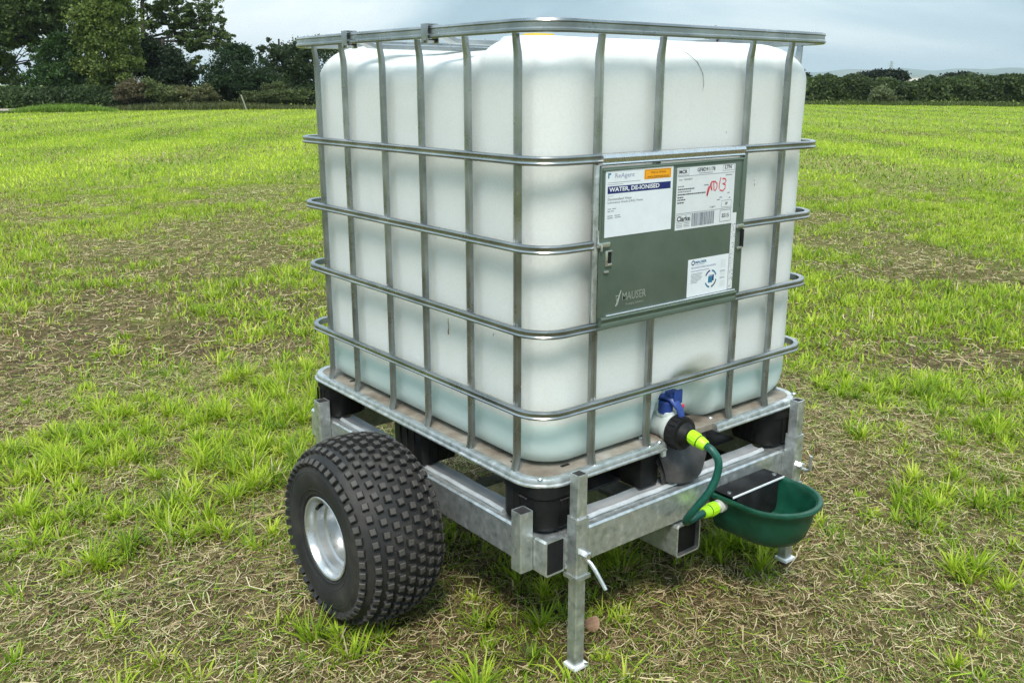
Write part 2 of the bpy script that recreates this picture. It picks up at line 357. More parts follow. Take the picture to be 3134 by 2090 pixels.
def foot(px, dist):
    p = at(px, 230, dist); return np.array([p[0], p[1], float(gz(p[0], p[1]))])

GA, GB = (0.042, 0.074, 0.022), (0.185, 0.250, 0.070)      # dark broadleaf
OA, OB = (0.080, 0.120, 0.024), (0.235, 0.300, 0.068)      # olive tree
HA, HB = (0.022, 0.052, 0.014), (0.085, 0.165, 0.038)      # holly dark
# 1 oak off the left edge
D = 63
tree('oak_tree', 'large dark oak at the left edge, sky glinting through its crown', foot(-35, D), at(-10, -60, D),
     [blob(-40, 40, 90, 60, D, 2600, 40), blob(40, 30, 70, 45, D, 2600, 36, 0.2), blob(100, 10, 60, 40, D - 1, 1900, 26, 0.2), blob(30, 80, 60, 28, D + 1, 1300, 18, 0.2),
      blob(95, 75, 55, 38, D + 1, 1400, 20, 0.2), blob(15, 165, 30, 32, D, 800, 12, 0.25), blob(40, 140, 70, 45, D + 3, 500, 26, 0.14), blob(150, 45, 40, 55, D + 2, 900, 18, 0.2), blob(60, -60, 140, 60, D, 2000, 30)],
     0.17, GA, GB, 0.34, twigs=9)
# 2 dark holly
D = 61
tree('holly_tree', 'dark green holly standing beside the gap under the oak', foot(140, D), at(142, 100, D),
     [blob(140, 150, 42, 55, D, 3200, 40, 0.25), blob(150, 100, 25, 30, D, 1000, 14), blob(115, 185, 40, 25, D - 1, 1200, 16), blob(190, 185, 50, 25, D, 1500, 20)], 0.13, HA, HB, 0.16)
# 3 olive coloured tree
D = 59.5
tree('ash_tree', 'olive green tree with a full hanging crown, brightest of the left trees', foot(245, D), at(250, -30, D),
     [blob(245, 60, 62, 62, D, 4200, 50, 0.22), blob(240, 140, 52, 55, D, 3200, 40, 0.22), blob(205, 40, 40, 40, D, 1300, 18, 0.2), blob(285, 80, 30, 70, D, 1900, 24, 0.22), blob(235, -20, 60, 40, D, 1500, 20, 0.2), blob(290, 165, 34, 32, D - .6, 1200, 16, 0.25)],
     0.14, OA, OB, 0.2, twigs=3)
# 4 tall tree with bare stem showing
D = 62.5
tree('alder_tree', 'tall open tree with bare dark stem and feathery branches to the right', foot(331, D), at(328, -70, D),
     [blob(345, 40, 30, 30, D, 500, 16, 0.15), blob(395, 30, 48, 32, D, 1000, 26, 0.14), blob(440, 55, 45, 40, D, 900, 30, 0.12), blob(490, 45, 30, 34, D, 330, 16, 0.12), blob(470, 95, 50, 22, D, 1100, 24, 0.15),
      blob(400, 100, 50, 28, D + .6, 800, 24, 0.15), blob(515, 85, 22, 18, D, 160, 12, 0.12), blob(360, -30, 70, 40, D, 1100, 24, 0.18), blob(450, -10, 60, 26, D, 500, 18, 0.14), blob(430, 150, 40, 26, D, 500, 18, 0.16)],
     0.15, GA, GB, 0.22, twigs=12)
# 5 deep shaded yew like tree
D = 61
tree('yew_tree', 'nearly black dense tree under the bare stemmed one', foot(375, D), at(372, 90, D),
     [blob(360, 150, 52, 46, D, 3600, 44, 0.25), blob(410, 165, 40, 36, D, 2000, 24, 0.25), blob(330, 120, 30, 36, D + 1, 1100, 16, 0.25)], 0.13, (0.012, 0.024, 0.010), (0.045, 0.075, 0.026), 0.2)
# 6 dome
D = 60
tree('hawthorn_tree', 'rounded dark dome shaped tree left of the water tank', foot(545, D), at(545, 130, D),
     [blob(545, 165, 62, 48, D, 4200, 50, 0.25), blob(545, 125, 32, 26, D, 1100, 16, 0.22), blob(520, 200, 50, 28, D - 1, 1800, 22), blob(590, 200, 46, 28, D - 1, 1500, 20)], 0.12, HA, (0.034, 0.058, 0.020), 0.16)
# 7 thin topped
D = 61.5
tree('willow_tree', 'sparse topped tree partly hidden behind the corner of the tank cage', foot(655, D), at(640, 90, D),
     [blob(620, 125, 28, 30, D, 600, 26, 0.13), blob(650, 140, 40, 40, D, 1200, 28, 0.18), blob(690, 150, 34, 50, D - .5, 2200, 28, 0.24), blob(655, 195, 60, 35, D - .5, 2600, 30, 0.25), blob(690, 105, 16, 20, D, 220, 10, 0.14), blob(740, 150, 40, 55, D, 1500, 20)],
     0.13, GA, (0.05, 0.07, 0.028), 0.16, twigs=10)
# scrub along the field edge
def scrub(name, label, D, spec, size, cA, cB, cat='shrub', group=None):
    return tree(name, label, foot(spec[0][0], D), at(spec[0][0], spec[0][1], D), [blob(x, y, rx, ry, D, n, max(6, n // 60), 0.28, dz) for x, y, rx, ry, n, dz in spec], size, cA, cB, 0.05, cat, 4, group)
D = 57.5
scrub('bramble_bush', 'brown tinged bush at the foot of the olive tree', D, [(305, 208, 26, 22, 1500, 30), (285, 218, 20, 14, 700, 30)], 0.10, (0.09, 0.078, 0.042), (0.24, 0.20, 0.11))
scrub('bramble_bush', 'light green sprawling bush right of the brown one', D, [(345, 205, 22, 22, 1100, 30), (385, 217, 40, 16, 1500, 30)], 0.10, (0.06, 0.085, 0.026), (0.20, 0.24, 0.08))
scrub('bramble_bush', 'low olive scrub below the gap with sky between the trees', D, [(440, 217, 45, 15, 1600, 30), (480, 212, 18, 16, 600, 30)], 0.10, (0.085, 0.092, 0.036), (0.24, 0.24, 0.10))
scrub('bramble_bush', 'green scrub behind the leaning stake left of the tank', D, [(600, 222, 50, 12, 1500, 30), (660, 220, 60, 14, 1800, 30), (625, 205, 22, 16, 700, 20)], 0.10, (0.05, 0.072, 0.022), (0.16, 0.19, 0.065))

def hedge_thing(name, label, pts, top, width, n, size, cA, cB, seed=0):
    """a hedge along ground points pts [(x,y)], top(s) height"""
    pts = np.array(pts, float); seg = np.hypot(*np.diff(pts, axis=0).T); cum = np.concatenate([[0], np.cumsum(seg)]); L = cum[-1]
    root = empty(name, (pts[0][0], pts[0][1], 0), label, 'hedge')
    s = rng.uniform(0, L, n); x = np.interp(s, cum, pts[:, 0]); y = np.interp(s, cum, pts[:, 1])
    H = top(s / L) * (0.86 + 0.28 * fbm(s, s * 0, 0.8, seed, 3)); w = rng.uniform(-1, 1, n)
    u = rng.uniform(0, 1, n) ** 0.6; z = H * u * np.sqrt(np.clip(1 - 0.55 * w * w * u, 0.05, 1))
    lump = (fbm(s, z, 0.9, seed + 3, 2) - 0.5) * 1.4
    d = pts[-1] - pts[0]; nn = np.array([-d[1], d[0]]) / np.linalg.norm(d)
    off = w * width * 0.5 * (1 - 0.3 * u) + lump * width * 0.5
    P = np.stack([x + nn[0] * off, y + nn[1] * off, z + 0.02], -1)
    V, F, C = leaf_cloud(P, size, cA, cB)
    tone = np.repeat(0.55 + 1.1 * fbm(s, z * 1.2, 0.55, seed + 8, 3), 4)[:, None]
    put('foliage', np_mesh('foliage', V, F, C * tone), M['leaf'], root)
    st = MB()
    for k in range(int(L / 1.1)):
        ss = (k + rng.uniform(0.2, 0.8)) * 1.1; px_, py_ = np.interp(ss, cum, pts[:, 0]), np.interp(ss, cum, pts[:, 1])
        limb(st, (px_, py_, -0.1), (px_ + rng.normal() * 0.3, py_ + rng.normal() * 0.3, top(min(1, ss / L)) * 0.8), 0.04, 0.012, 4, 0.05, 5)
    st.build('stems', M['bark'], root, recalc=False)['kind'] = 'stuff'
    return root
D = 58.5
hp = [at(x, 235, D)[:2] for x in (-120, -40, 60, 160, 280)]
hedge_thing('clipped_hedge', 'trimmed dark hedge below the trees at the far left', hp, lambda s: np.where(np.asarray(s) < 0.0, 1.3, 1.28 + 0 * np.asarray(s)), 1.6, 15000, 0.075, (0.034, 0.062, 0.022), (0.110, 0.160, 0.060), 4)
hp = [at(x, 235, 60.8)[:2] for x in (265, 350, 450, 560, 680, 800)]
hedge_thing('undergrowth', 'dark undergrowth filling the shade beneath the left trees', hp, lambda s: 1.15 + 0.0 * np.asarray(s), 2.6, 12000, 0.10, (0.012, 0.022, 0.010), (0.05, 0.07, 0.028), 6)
# hedgerow on the right
DR = 72
hp = [at(x, 240, DR + (x - 2000) * 0.002)[:2] for x in range(1560, 2700, 60)]
def htop(s):
    px_ = 1560 + np.asarray(s) * 1080
    y = np.interp(px_, [1560, 1850, 1880, 1930, 1960, 2000, 2040, 2080, 2110, 2140, 2170, 2200, 2260, 2300, 2351, 2700], [184, 178, 182, 177, 184, 178, 188, 180, 190, 186, 180, 186, 180, 184, 179, 180])
    return (197 - y) * mpp(DR) + 1.35
hedge_thing('hedgerow', 'long dark hedgerow across the far side of the field, right', hp, htop, 2.4, 46000, 0.11, (0.024, 0.044, 0.016), (0.125, 0.170, 0.050), 11)
scrub('pale_bush', 'pale grey green bush bulging from the middle of the right hedgerow', DR - 2, [(2020, 219, 22, 17, 900, 20), (2040, 230, 14, 10, 400, 16)], 0.14, (0.09, 0.115, 0.045), (0.24, 0.27, 0.12))
# trees rising behind the right hedge
D = 110
tree('copse_tree', 'broad dark tree behind the hedgerow below the pylon', foot(2020, D), at(2020, 172, D), [blob(2025, 176, 42, 14, D, 2200, 30, 0.25), blob(1975, 184, 26, 9, D, 900, 14), blob(2065, 180, 20, 9, D, 500, 12, 0.2)], 0.22, (0.008, 0.014, 0.008), (0.025, 0.04, 0.018), 0.2)
tree('copse_tree', 'low rounded dark tree top behind the hedgerow, right of the pylon', foot(2205, D), at(2205, 178, D), [blob(2205, 182, 34, 12, D, 1600, 22, 0.25)], 0.22, (0.012, 0.02, 0.010), (0.035, 0.05, 0.02), 0.2)
tree('copse_tree', 'ragged tree behind the hedgerow near the right edge', foot(2310, D), at(2308, 178, D), [blob(2305, 184, 34, 8, D, 900, 18, 0.2), blob(2318, 177, 8, 5, D, 120, 6, 0.2)], 0.2, (0.014, 0.022, 0.010), (0.04, 0.055, 0.022), 0.2)
tree('copse_tree', 'dark tree just behind the right edge of the tank', foot(1838, D), at(1838, 172, D), [blob(1835, 182, 22, 14, D, 900, 14, 0.25), blob(1790, 184, 40, 12, D, 900, 14)], 0.22, (0.008, 0.014, 0.008), (0.025, 0.04, 0.018), 0.2)
D = 120
tree('poplar_tree', 'thin tree tip peeping above the top rail of the cage', foot(1650, D), at(1650, 75, D), [blob(1640, 72, 9, 9, D, 170, 9, 0.25), blob(1660, 72, 7, 9, D, 130, 8, 0.25), blob(1650, 130, 34, 45, D, 1800, 26)], 0.2, (0.02, 0.03, 0.018), (0.05, 0.065, 0.035), 0.18)
# stake
sm = MB(); a_, b_ = at(566, 241, 55), at(553, 218, 55); a_[2] = -0.1
sm.tube([a_, (a_ + b_) / 2 + [0.01, 0, 0], b_], [0.045, 0.045, 0.042], 8)
tag(sm.build('stake', principled('weathered wood', [(0.22, 0.20, 0.16), (0.34, 0.32, 0.27)], (0.8, 0.9), 0, 6)), 'pale wooden stake leaning at the field edge left of the tank', 'stake')
# pylon (lattice)
def pylon(name, label, px, ytop, ybase, dist, wpx):
    B = at(px, ybase, dist); Tz = at(px, ytop, dist)[2]; H = Tz - B[2]; w0 = wpx * mpp(dist) / 2; root = empty(name, (B[0], B[1], B[2]), label, 'pylon')
    mb = MB()
    cor = lambda z, sx, sy: np.array([B[0] + sx * w0 * (1 - 0.82 * z), B[1] + sy * w0 * (1 - 0.82 * z), B[2] - 6 * (z == 0) + H * z])
    for sx in (-1, 1):
        for sy in (-1, 1): mb.tube([cor(0, sx, sy), cor(1, sx, sy)], 0.35, 4)
    lv = [0, .15, .3, .45, .6, .72, .84, .93, 1]
    for a, b_ in zip(lv[:-1], lv[1:]):
        for s_ in (-1, 1):
            mb.tube([cor(a, -1, s_), cor(b_, 1, s_)], 0.2, 4); mb.tube([cor(a, 1, s_), cor(b_, -1, s_)], 0.2, 4)
    mb.build('lattice_tower', M['galv'], root)
    for z, L in ((0.66, 1.3), (0.80, 1.5), (0.94, 1.0)):
        am = MB(); c = np.array([B[0], B[1], B[2] + H * z]); d = RT * w0 * L; am.tube([c - d, c + [0, 0, 0.4], c + d], 0.25, 4); am.build('cross_arm', M['galv'], root)
pylon('pylon', 'faint lattice pylon on the skyline above the copse', 2044, 141, 172, 1300, 9)
pm = MB(); a_ = at(1848, 178, 300); a_[2] = 0; b_ = at(1848, 158, 300); pm.tube([a_, b_], [0.16, 0.11], 8); pm.box(b_[0] - .8, b_[0] + .8, b_[1] - .06, b_[1] + .06, b_[2] - .6, b_[2] - .45)
tag(pm.build('utility_pole', M['bark']), 'thin dark pole rising beside the right edge of the tank', 'pole')

# ================================================================== TROLLEY
CX0, CX1, CY0, CY1 = 0.0, 1.0, 0.0, 1.115          # footprint of the cage
RB, RTOP = 0.255, 0.345                             # rail bottom / top
trolley = empty('trolley', (0.5, 0.55, 0), 'galvanised steel trolley with fat knobbly tyres under the water tank', 'trolley')
GV = M['galv']
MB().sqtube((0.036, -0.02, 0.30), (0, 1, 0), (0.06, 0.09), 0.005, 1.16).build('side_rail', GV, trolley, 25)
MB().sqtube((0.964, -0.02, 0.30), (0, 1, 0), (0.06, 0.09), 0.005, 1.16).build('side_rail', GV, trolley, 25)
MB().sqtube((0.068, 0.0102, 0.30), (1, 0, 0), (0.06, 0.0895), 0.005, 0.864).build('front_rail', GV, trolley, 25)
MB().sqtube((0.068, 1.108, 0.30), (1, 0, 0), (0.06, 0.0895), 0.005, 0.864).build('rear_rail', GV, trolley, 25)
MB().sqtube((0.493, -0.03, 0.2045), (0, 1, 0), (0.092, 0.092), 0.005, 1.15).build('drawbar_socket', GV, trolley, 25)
MB().box(0.068, 0.932, 0.47, 0.53, 0.195, 0.2535, 0.004).build('axle_beam', GV, trolley)
for nm_, (cx_, cy_, cz_), (a_, b_) in (('end_cap', (0.036, -0.0195, 0.30), (0.0255, 0.0405)), ('end_cap', (0.964, -0.0195, 0.30), (0.0255, 0.0405)), ('end_cap', (0.493, -0.018, 0.2045), (0.0415, 0.0415))):
    MB().box(cx_ - a_ + 0.0008, cx_ + a_ - 0.0008, cy_, cy_ + 0.012, cz_ - b_ + 0.0008, cz_ + b_ - 0.0008, 0.002).build(nm_, M['blackplastic'], trolley)
# prop legs in clamped sleeves
def leg(x, y, top, pin):
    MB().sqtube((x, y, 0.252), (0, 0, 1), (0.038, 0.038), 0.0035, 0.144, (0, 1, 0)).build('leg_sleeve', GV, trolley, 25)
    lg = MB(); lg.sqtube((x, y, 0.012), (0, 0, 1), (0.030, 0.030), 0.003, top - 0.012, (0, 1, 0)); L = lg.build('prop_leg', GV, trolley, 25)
    MB().box(x - 0.021, x + 0.024, y - 0.022, y + 0.020, 0.002, 0.0118, 0.002).build('foot_plate', M['white'], L)
    cl = MB(); cl.sweep([(0.0225, -0.0), (0.0225, 0.010), (0.0192, 0.0105), (0.0192, -0.0)], [(x - 0, y, 0.250)] * 0 or [(x, y, 0.252)] * 8, [(math.sqrt(2) * math.cos(a) if k % 2 else math.cos(a), math.sqrt(2) * math.sin(a) if k % 2 else math.sin(a), 0) for k, a in enumerate([i * math.pi / 4 for i in range(8)])], [(0, 0, -1)] * 8, closed=True); cl.build('collar', GV, trolley)
    pn = MB(); pn.lathe([(0, 0.0), (0, 0.012), (0.013, 0.012), (0.015, 0.008), (0.015, 0)], (x + 0.004, y - 0.0192, 0.305), (0, -1, 0), 6); P = pn.build('clamp_nut', M['zinc'], trolley, 20)
    rd = MB(); rd.tube(pin, [0.0052] * (len(pin) - 1) + [0.0048], 8); rd.build('clamp_handle', M['galv'], P)
    for zz in ((RB + 0.006, RTOP - 0.004),):
        for sx in (-1, 1):
            wv = MB(); wv.tube([(x + sx * 0.0205, y + 0.0185, zz[0] + (zz[1] - zz[0]) * k / 10) for k in range(11)], [0.0028 + 0.0009 * math.sin(k * 2.3) for k in range(11)], 6); wv.build('weld_bead', GV, trolley)
leg(0.086, -0.0405, 0.502, [(0.09, -0.034, 0.305), (0.090, -0.070, 0.295), (0.091, -0.082, 0.290), (0.093, -0.093, 0.279), (0.101, -0.122, 0.238)])
leg(0.918, -0.0405, 0.498, [(0.922, -0.034, 0.305), (0.924, -0.085, 0.297), (0.926, -0.094, 0.303), (0.922, -0.097, 0.345)])
# side sockets
def socket(x, y, sx):
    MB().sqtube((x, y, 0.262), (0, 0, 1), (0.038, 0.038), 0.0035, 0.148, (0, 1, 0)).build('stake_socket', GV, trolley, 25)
    g = MB(); a = 0.0195
    for s in (-1, 1): g.tube([(x + sx * 0.0205, y + s * 0.0195, 0.268 + 0.076 * k / 10) for k in range(11)], [0.0028 + 0.001 * math.sin(k * 2.1 + s) for k in range(11)], 6)
    g.build('weld_bead', GV, trolley)
socket(-0.0145, 0.040, 1); socket(-0.0145, 1.02, 1); socket(1.0145, 0.040, -1); socket(1.0145, 1.02, -1)

# wheels
WY, WZ, TR = 0.50, 0.240, 0.234
def tyre_R(w):      # carcass radius over half width
    a = min(abs(w) / 0.112, 1.0); return TR - 0.022 * a ** 2 - 0.018 * a ** 6
def wheel(xc, side):
    prof = [(w, tyre_R(w)) for w in np.linspace(-0.110, 0.110, 25)]
    sw = [(0.1175, 0.183), (0.1205, 0.168), (0.1205, 0.152), (0.1185, 0.138), (0.115, 0.126), (0.1125, 0.120), (0.1135, 0.1165), (0.109, 0.111), (0.100, 0.107)]
    full = [(-a, r) for a, r in sw[::-1]] + prof + sw
    tb = MB(); tb.lathe(full, (xc, WY, WZ), (1, 0, 0), 72)
    for s in (-1, 1):   # moulded ring lines on the sidewalls
        for rr in (0.177, 0.131):
            a = np.interp(rr, [0.120, 0.126, 0.138, 0.152, 0.168, 0.183], [0.1125, 0.115, 0.1185, 0.1205, 0.1205, 0.1175])
            tb.tube([(xc + s * (a - 0.0006), WY + rr * math.cos(q), WZ + rr * math.sin(q)) for q in np.linspace(0, 2 * math.pi, 60, endpoint=False)], 0.0016, 5, closed=True)
    ty = tb.build('tyre', M['rubber'], trolley, 40)
    rm = MB(); o = side
    rp_ = [(0.108, 0.107), (0.1105, 0.1095), (0.112, 0.108), (0.111, 0.1035), (0.098, 0.097), (0.090, 0.0965), (0.086, 0.090), (0.066, 0.088), (0.062, 0.081), (0.036, 0.079), (0.030, 0.073), (0.014, 0.070), (0.010, 0.054), (0.014, 0.040), (0.014, 0.0)]
    rm.lathe([(a * o, r) for a, r in rp_], (xc, WY, WZ), (1, 0, 0), 56); rim = rm.build('wheel_rim', M['rim'], trolley, 45)
    vb = MB(); vb.tube([(xc + o * 0.080, WY + 0.064, WZ + 0.064), (xc + o * 0.100, WY + 0.057, WZ + 0.057)], [0.0055, 0.004], 8); vb.build('tyre_valve', M['blackplastic'], rim)
    hb = MB(); hb.lathe([(0.014 * o, 0.032), (0.035 * o, 0.030), (0.038 * o, 0.026), (0.038 * o, 0)], (xc, WY, WZ), (1, 0, 0), 24); hb.build('hub', GV, rim)
    return ty
axm = MB(); axm.tube([(-0.17, WY, WZ - 0.012), (1.17, WY, WZ - 0.012)], 0.018, 12); axm.build('axle', GV, trolley)
XL, XR = -0.176, 1.176
tyreL = wheel(XL, -1); tyreR = wheel(XR, 1)
# tread blocks
def block_mesh():
    a, b, h, d = 0.0096, 0.0096, 0.0118, 0.0017
    V = [(-a, -b, -0.006), (a, -b, -0.006), (a, b, -0.006), (-a, b, -0.006)] + [(-a + d, -b + d, h - 0.002), (a - d, -b + d, h - 0.002), (a - d, b - d, h - 0.002), (-a + d, b - d, h - 0.002)] + [(-a + 2 * d, -b + 2 * d, h), (a - 2 * d, -b + 2 * d, h), (a - 2 * d, b - 2 * d, h), (-a + 2 * d, b - 2 * d, h)]
    F = [(0, 1, 5, 4), (1, 2, 6, 5), (2, 3, 7, 6), (3, 0, 4, 7), (4, 5, 9, 8), (5, 6, 10, 9), (6, 7, 11, 10), (7, 4, 8, 11), (8, 9, 10, 11)]
    me = bpy.data.meshes.new('tread_block'); me.from_pydata(V, [], F); me.materials.append(M['rubber']); me.materials.append(M['tread'])
    me.polygons.foreach_set('material_index', [0] * 4 + [1] * 5); return me, V, F
BM_, BV, BF = block_mesh()
def blocks(xc):
    out_ = []; NR = 45
    ws = np.linspace(-0.110, 0.110, 9)
    for r_ in range(NR * 2):
        th = math.pi * r_ / NR
        for c_, w in enumerate(ws):
            if (c_ + r_) % 2: continue
            rr = tyre_R(w); sl = (tyre_R(w + 0.002) - tyre_R(w - 0.002)) / 0.004 if abs(w) < 0.109 else (-1.0 if w > 0 else 1.0)
            er = Vector((0, math.cos(th), math.sin(th))); nrm = (er - Vector((1, 0, 0)) * sl).normalized()
            tt = Vector((0, -math.sin(th), math.cos(th))); uu = tt.cross(nrm).normalized()
            jit = 0.10 * math.sin(r_ * 12.9898 + c_ * 78.2)
            u2 = uu * math.cos(jit) + tt * math.sin(jit); t2 = nrm.cross(u2)
            pos = Vector((xc + w, WY, WZ)) + er * rr
            mt = Matrix(((u2.x, t2.x, nrm.x, pos.x), (u2.y, t2.y, nrm.y, pos.y), (u2.z, t2.z, nrm.z, pos.z), (0, 0, 0, 1)))
            vis = nrm.dot((Vector(CAM) - pos).normalized())
            out_.append((vis, mt))
    return out_
def joined(name, ms, parent):
    mb = MB()
    for mt in ms: mb.add([mt @ Vector(v) for v in BV], BF); mb.m[-5:] = [1] * 5
    o = mb.build(name, [M['rubber'], M['tread']], parent, 20); o['kind'] = 'stuff'; return o
bl = sorted(blocks(XL), key=lambda q: -q[0])
for vis, mt in bl[:290]:
    o = bpy.data.objects.new('tread_block', BM_); COL.objects.link(o); o.parent = tyreL; o.matrix_basis = mt
joined('tread_blocks', [mt for v_, mt in bl[290:]], tyreL)
joined('tread_blocks', [mt for v_, mt in blocks(XR)], tyreR)

# ================================================================== INTERMEDIATE BULK CONTAINER
ibc = empty('water_tank', (0.5, 0.56, RTOP), 'white plastic water tank in a galvanised cage standing on the trolley', 'water tank')
def rrect(x0, x1, y0, y1, r, n=10, step=0.06):
    """points and outward normals of a rounded rectangle, counter-clockwise from the front left corner"""
    P, N = [], []
    cs = [((x0 + r, y0 + r), 180), ((x1 - r, y0 + r), 270), ((x1 - r, y1 - r), 0), ((x0 + r, y1 - r), 90)]
    for k, ((cx, cy), a0) in enumerate(cs):
        for i in range(n + 1):
            a = R(a0 + 90 * i / n); P.append((cx + r * math.cos(a), cy + r * math.sin(a))); N.append((math.cos(a), math.sin(a)))
        nx = cs[(k + 1) % 4]; e0 = P[-1]; a1 = R(nx[1]); e1 = (nx[0][0] + r * math.cos(a1), nx[0][1] + r * math.sin(a1))
        L = math.hypot(e1[0] - e0[0], e1[1] - e0[1]); m_ = max(1, int(L / step))
        for i in range(1, m_): P.append((e0[0] + (e1[0] - e0[0]) * i / m_, e0[1] + (e1[1] - e0[1]) * i / m_)); N.append(N[-1])
    return P, N
def ring_part(name, z, prof, off=0.0, r=0.075, x_gap=None, parent=ibc, dz=None, matr=None):
    P, N = rrect(CX0 - off, CX1 + off, CY0 - off, CY1 + off, r + off)
    zz = lambda x, y: z + (dz(x, y) if dz else 0)
    if x_gap is None:
        mb = MB(); mb.sweep(prof, [(x, y, zz(x, y)) for x, y in P], [(a, b, 0) for a, b in N], [(0, 0, 1)] * len(P), closed=True)
    else:
        # open at the front between two x positions
        k = [i for i, (x, y) in enumerate(P) if not (y < CY0 - off + 1e-4 and x_gap[0] < x < x_gap[1])]
        start = next(i for i in k if P[i][1] < CY0 - off + 1e-4 and P[i][0] >= x_gap[1])
        seq = [(start + i) % len(P) for i in range(len(P))]; seq = [i for i in seq if i in set(k)]
        P2 = [(x_gap[1], CY0 - off)] + [P[i] for i in seq] + [(x_gap[0], CY0 - off)]; N2 = [(0, -1)] + [N[i] for i in seq] + [(0, -1)]
        mb = MB(); mb.sweep(prof, [(x, y, zz(x, y)) for x, y in P2], [(a, b, 0) for a, b in N2], [(0, 0, 1)] * len(P2))
    return mb.build(name, matr or M['steel'], parent, 30)
# tube section with the pressed groove seen on the rails
rail_prof = [(-0.007, -0.0085), (0.004, -0.0105), (0.0078, -0.0085), (0.0088, -0.0055), (0.0066, -0.0025), (0.0062, 0.0020), (0.0078, 0.0058), (0.0066, 0.0090), (0.003, 0.0103), (-0.007, 0.0085)]
top_prof = [(-0.010, -0.0125), (0.008, -0.0135), (0.0115, -0.010), (0.0115, -0.006), (0.0088, -0.003), (0.0088, 0.006), (0.0105, 0.0085), (0.0085, 0.0135), (0.002, 0.0150), (-0.010, 0.0125)]
ring_part('top_rail', 1.4645, top_prof, 0.003, 0.085)
for z in (1.197, 1.0105, 0.824, 0.6365):
    if z > 1.01 and z < 1.02: ring_part('hoop', z, rail_prof, 0, 0.075, (0.165, 0.636))
    else: ring_part('hoop', z, rail_prof, 0, 0.075)
base_prof = [(-0.012, -0.009), (0.006, -0.0105), (0.0135, -0.0095), (0.0135, -0.006), (0.0075, -0.004), (0.0072, 0.004), (0.0045, 0.0085), (-0.001, 0.0100), (-0.012, 0.0085)]
ring_part('base_rail', 0.476, base_prof, 0.0, 0.075, (0.412, 0.612), matr=M['galv'])
# upright bars
bar_prof = [(-0.0105, -0.004), (-0.0085, 0.0045), (-0.0045, 0.0066), (-0.002, 0.0045), (0.002, 0.0045), (0.0045, 0.0066), (0.0085, 0.0045), (0.0105, -0.004)]
def bar(x, y, nx, ny):
    """upright; (nx,ny) points out of the cage"""
    tx, ty_ = -ny, nx
    zs = [(0.478, 0.004, 0.75), (0.492, 0.007, 0.9), (0.52, 0.013, 1.0), (0.9, 0.0135, 1.0), (1.33, 0.0135, 1.0), (1.395, 0.0138, 1.0), (1.414, 0.0130, 0.95), (1.436, 0.0095, 0.80), (1.4515, 0.0080, 0.72)]
    mb = MB(); pts = [(x - nx * d, y - ny * d, z) for z, d, s_ in zs]; k = len(bar_prof); V = []
    for (px_, py_, z), (_, _, s_) in zip(pts, zs):
        for u, w in bar_prof: V.append((px_ + tx * u * s_ + nx * w, py_ + ty_ * u * s_ + ny * w, z))
    F = []
    for i in range(len(zs) - 1):
        for a in range(k): F.append((i * k + a, i * k + (a + 1) % k, (i + 1) * k + (a + 1) % k, (i + 1) * k + a))
    F.append(tuple(range(k))[::-1]); F.append(tuple((len(zs) - 1) * k + a for a in range(k)))
    mb.add(V, F); return mb.build('upright_bar', M['steel'], ibc, 30)
LY = [0.094, 0.272, 0.463, 0.637, 0.834, 0.988]; FX = [0.172, 0.360, 0.678, 0.834]
for y in LY: bar(0.0, y, -1, 0); bar(1.0, y, 1, 0)
for x in FX: bar(x, 0.0, 0, -1)
for x in (0.166, 0.322, 0.64, 0.83): bar(x, CY1, 0, 1)
# cross tubes over the top, with clamps
for yc in (0.766, 0.392):
    ct = MB(); zz = [(0.004, 1.462), (0.03, 1.459), (0.055, 1.448), (0.10, 1.4465), (0.5, 1.4465), (0.90, 1.4465), (0.945, 1.448), (0.97, 1.459), (0.996, 1.462)]
    ct.sweep([(-0.019, -0.006), (0.019, -0.006), (0.019, 0.004), (0.008, 0.007), (-0.008, 0.007), (-0.019, 0.004)], [(x, yc - 0.008, z) for x, z in zz], [(0, 1, 0)] * len(zz), [(0, 0, 1)] * len(zz)); c_ = ct.build('cross_tube', M['steel'], ibc, 30)
    for xe, s in ((-0.003, -1), (1.003, 1)):
        k = MB(); x0, x1 = xe - 0.0165, xe + 0.0165
        k.box(x0, x0 + 0.003, yc - 0.013, yc + 0.013, 1.440, 1.4835, 0.001); k.box(x1 - 0.003, x1, yc - 0.013, yc + 0.013, 1.440, 1.4835, 0.001); k.box(x0 + 0.003, x1 - 0.003, yc - 0.013, yc + 0.013, 1.4805, 1.4838, 0.001)
        k.tube([(x0 - 0.004, yc, 1.4465), (x1 + 0.004, yc, 1.4465)], 0.0045, 6); k.build('clamp', M['steel'], c_, 30)

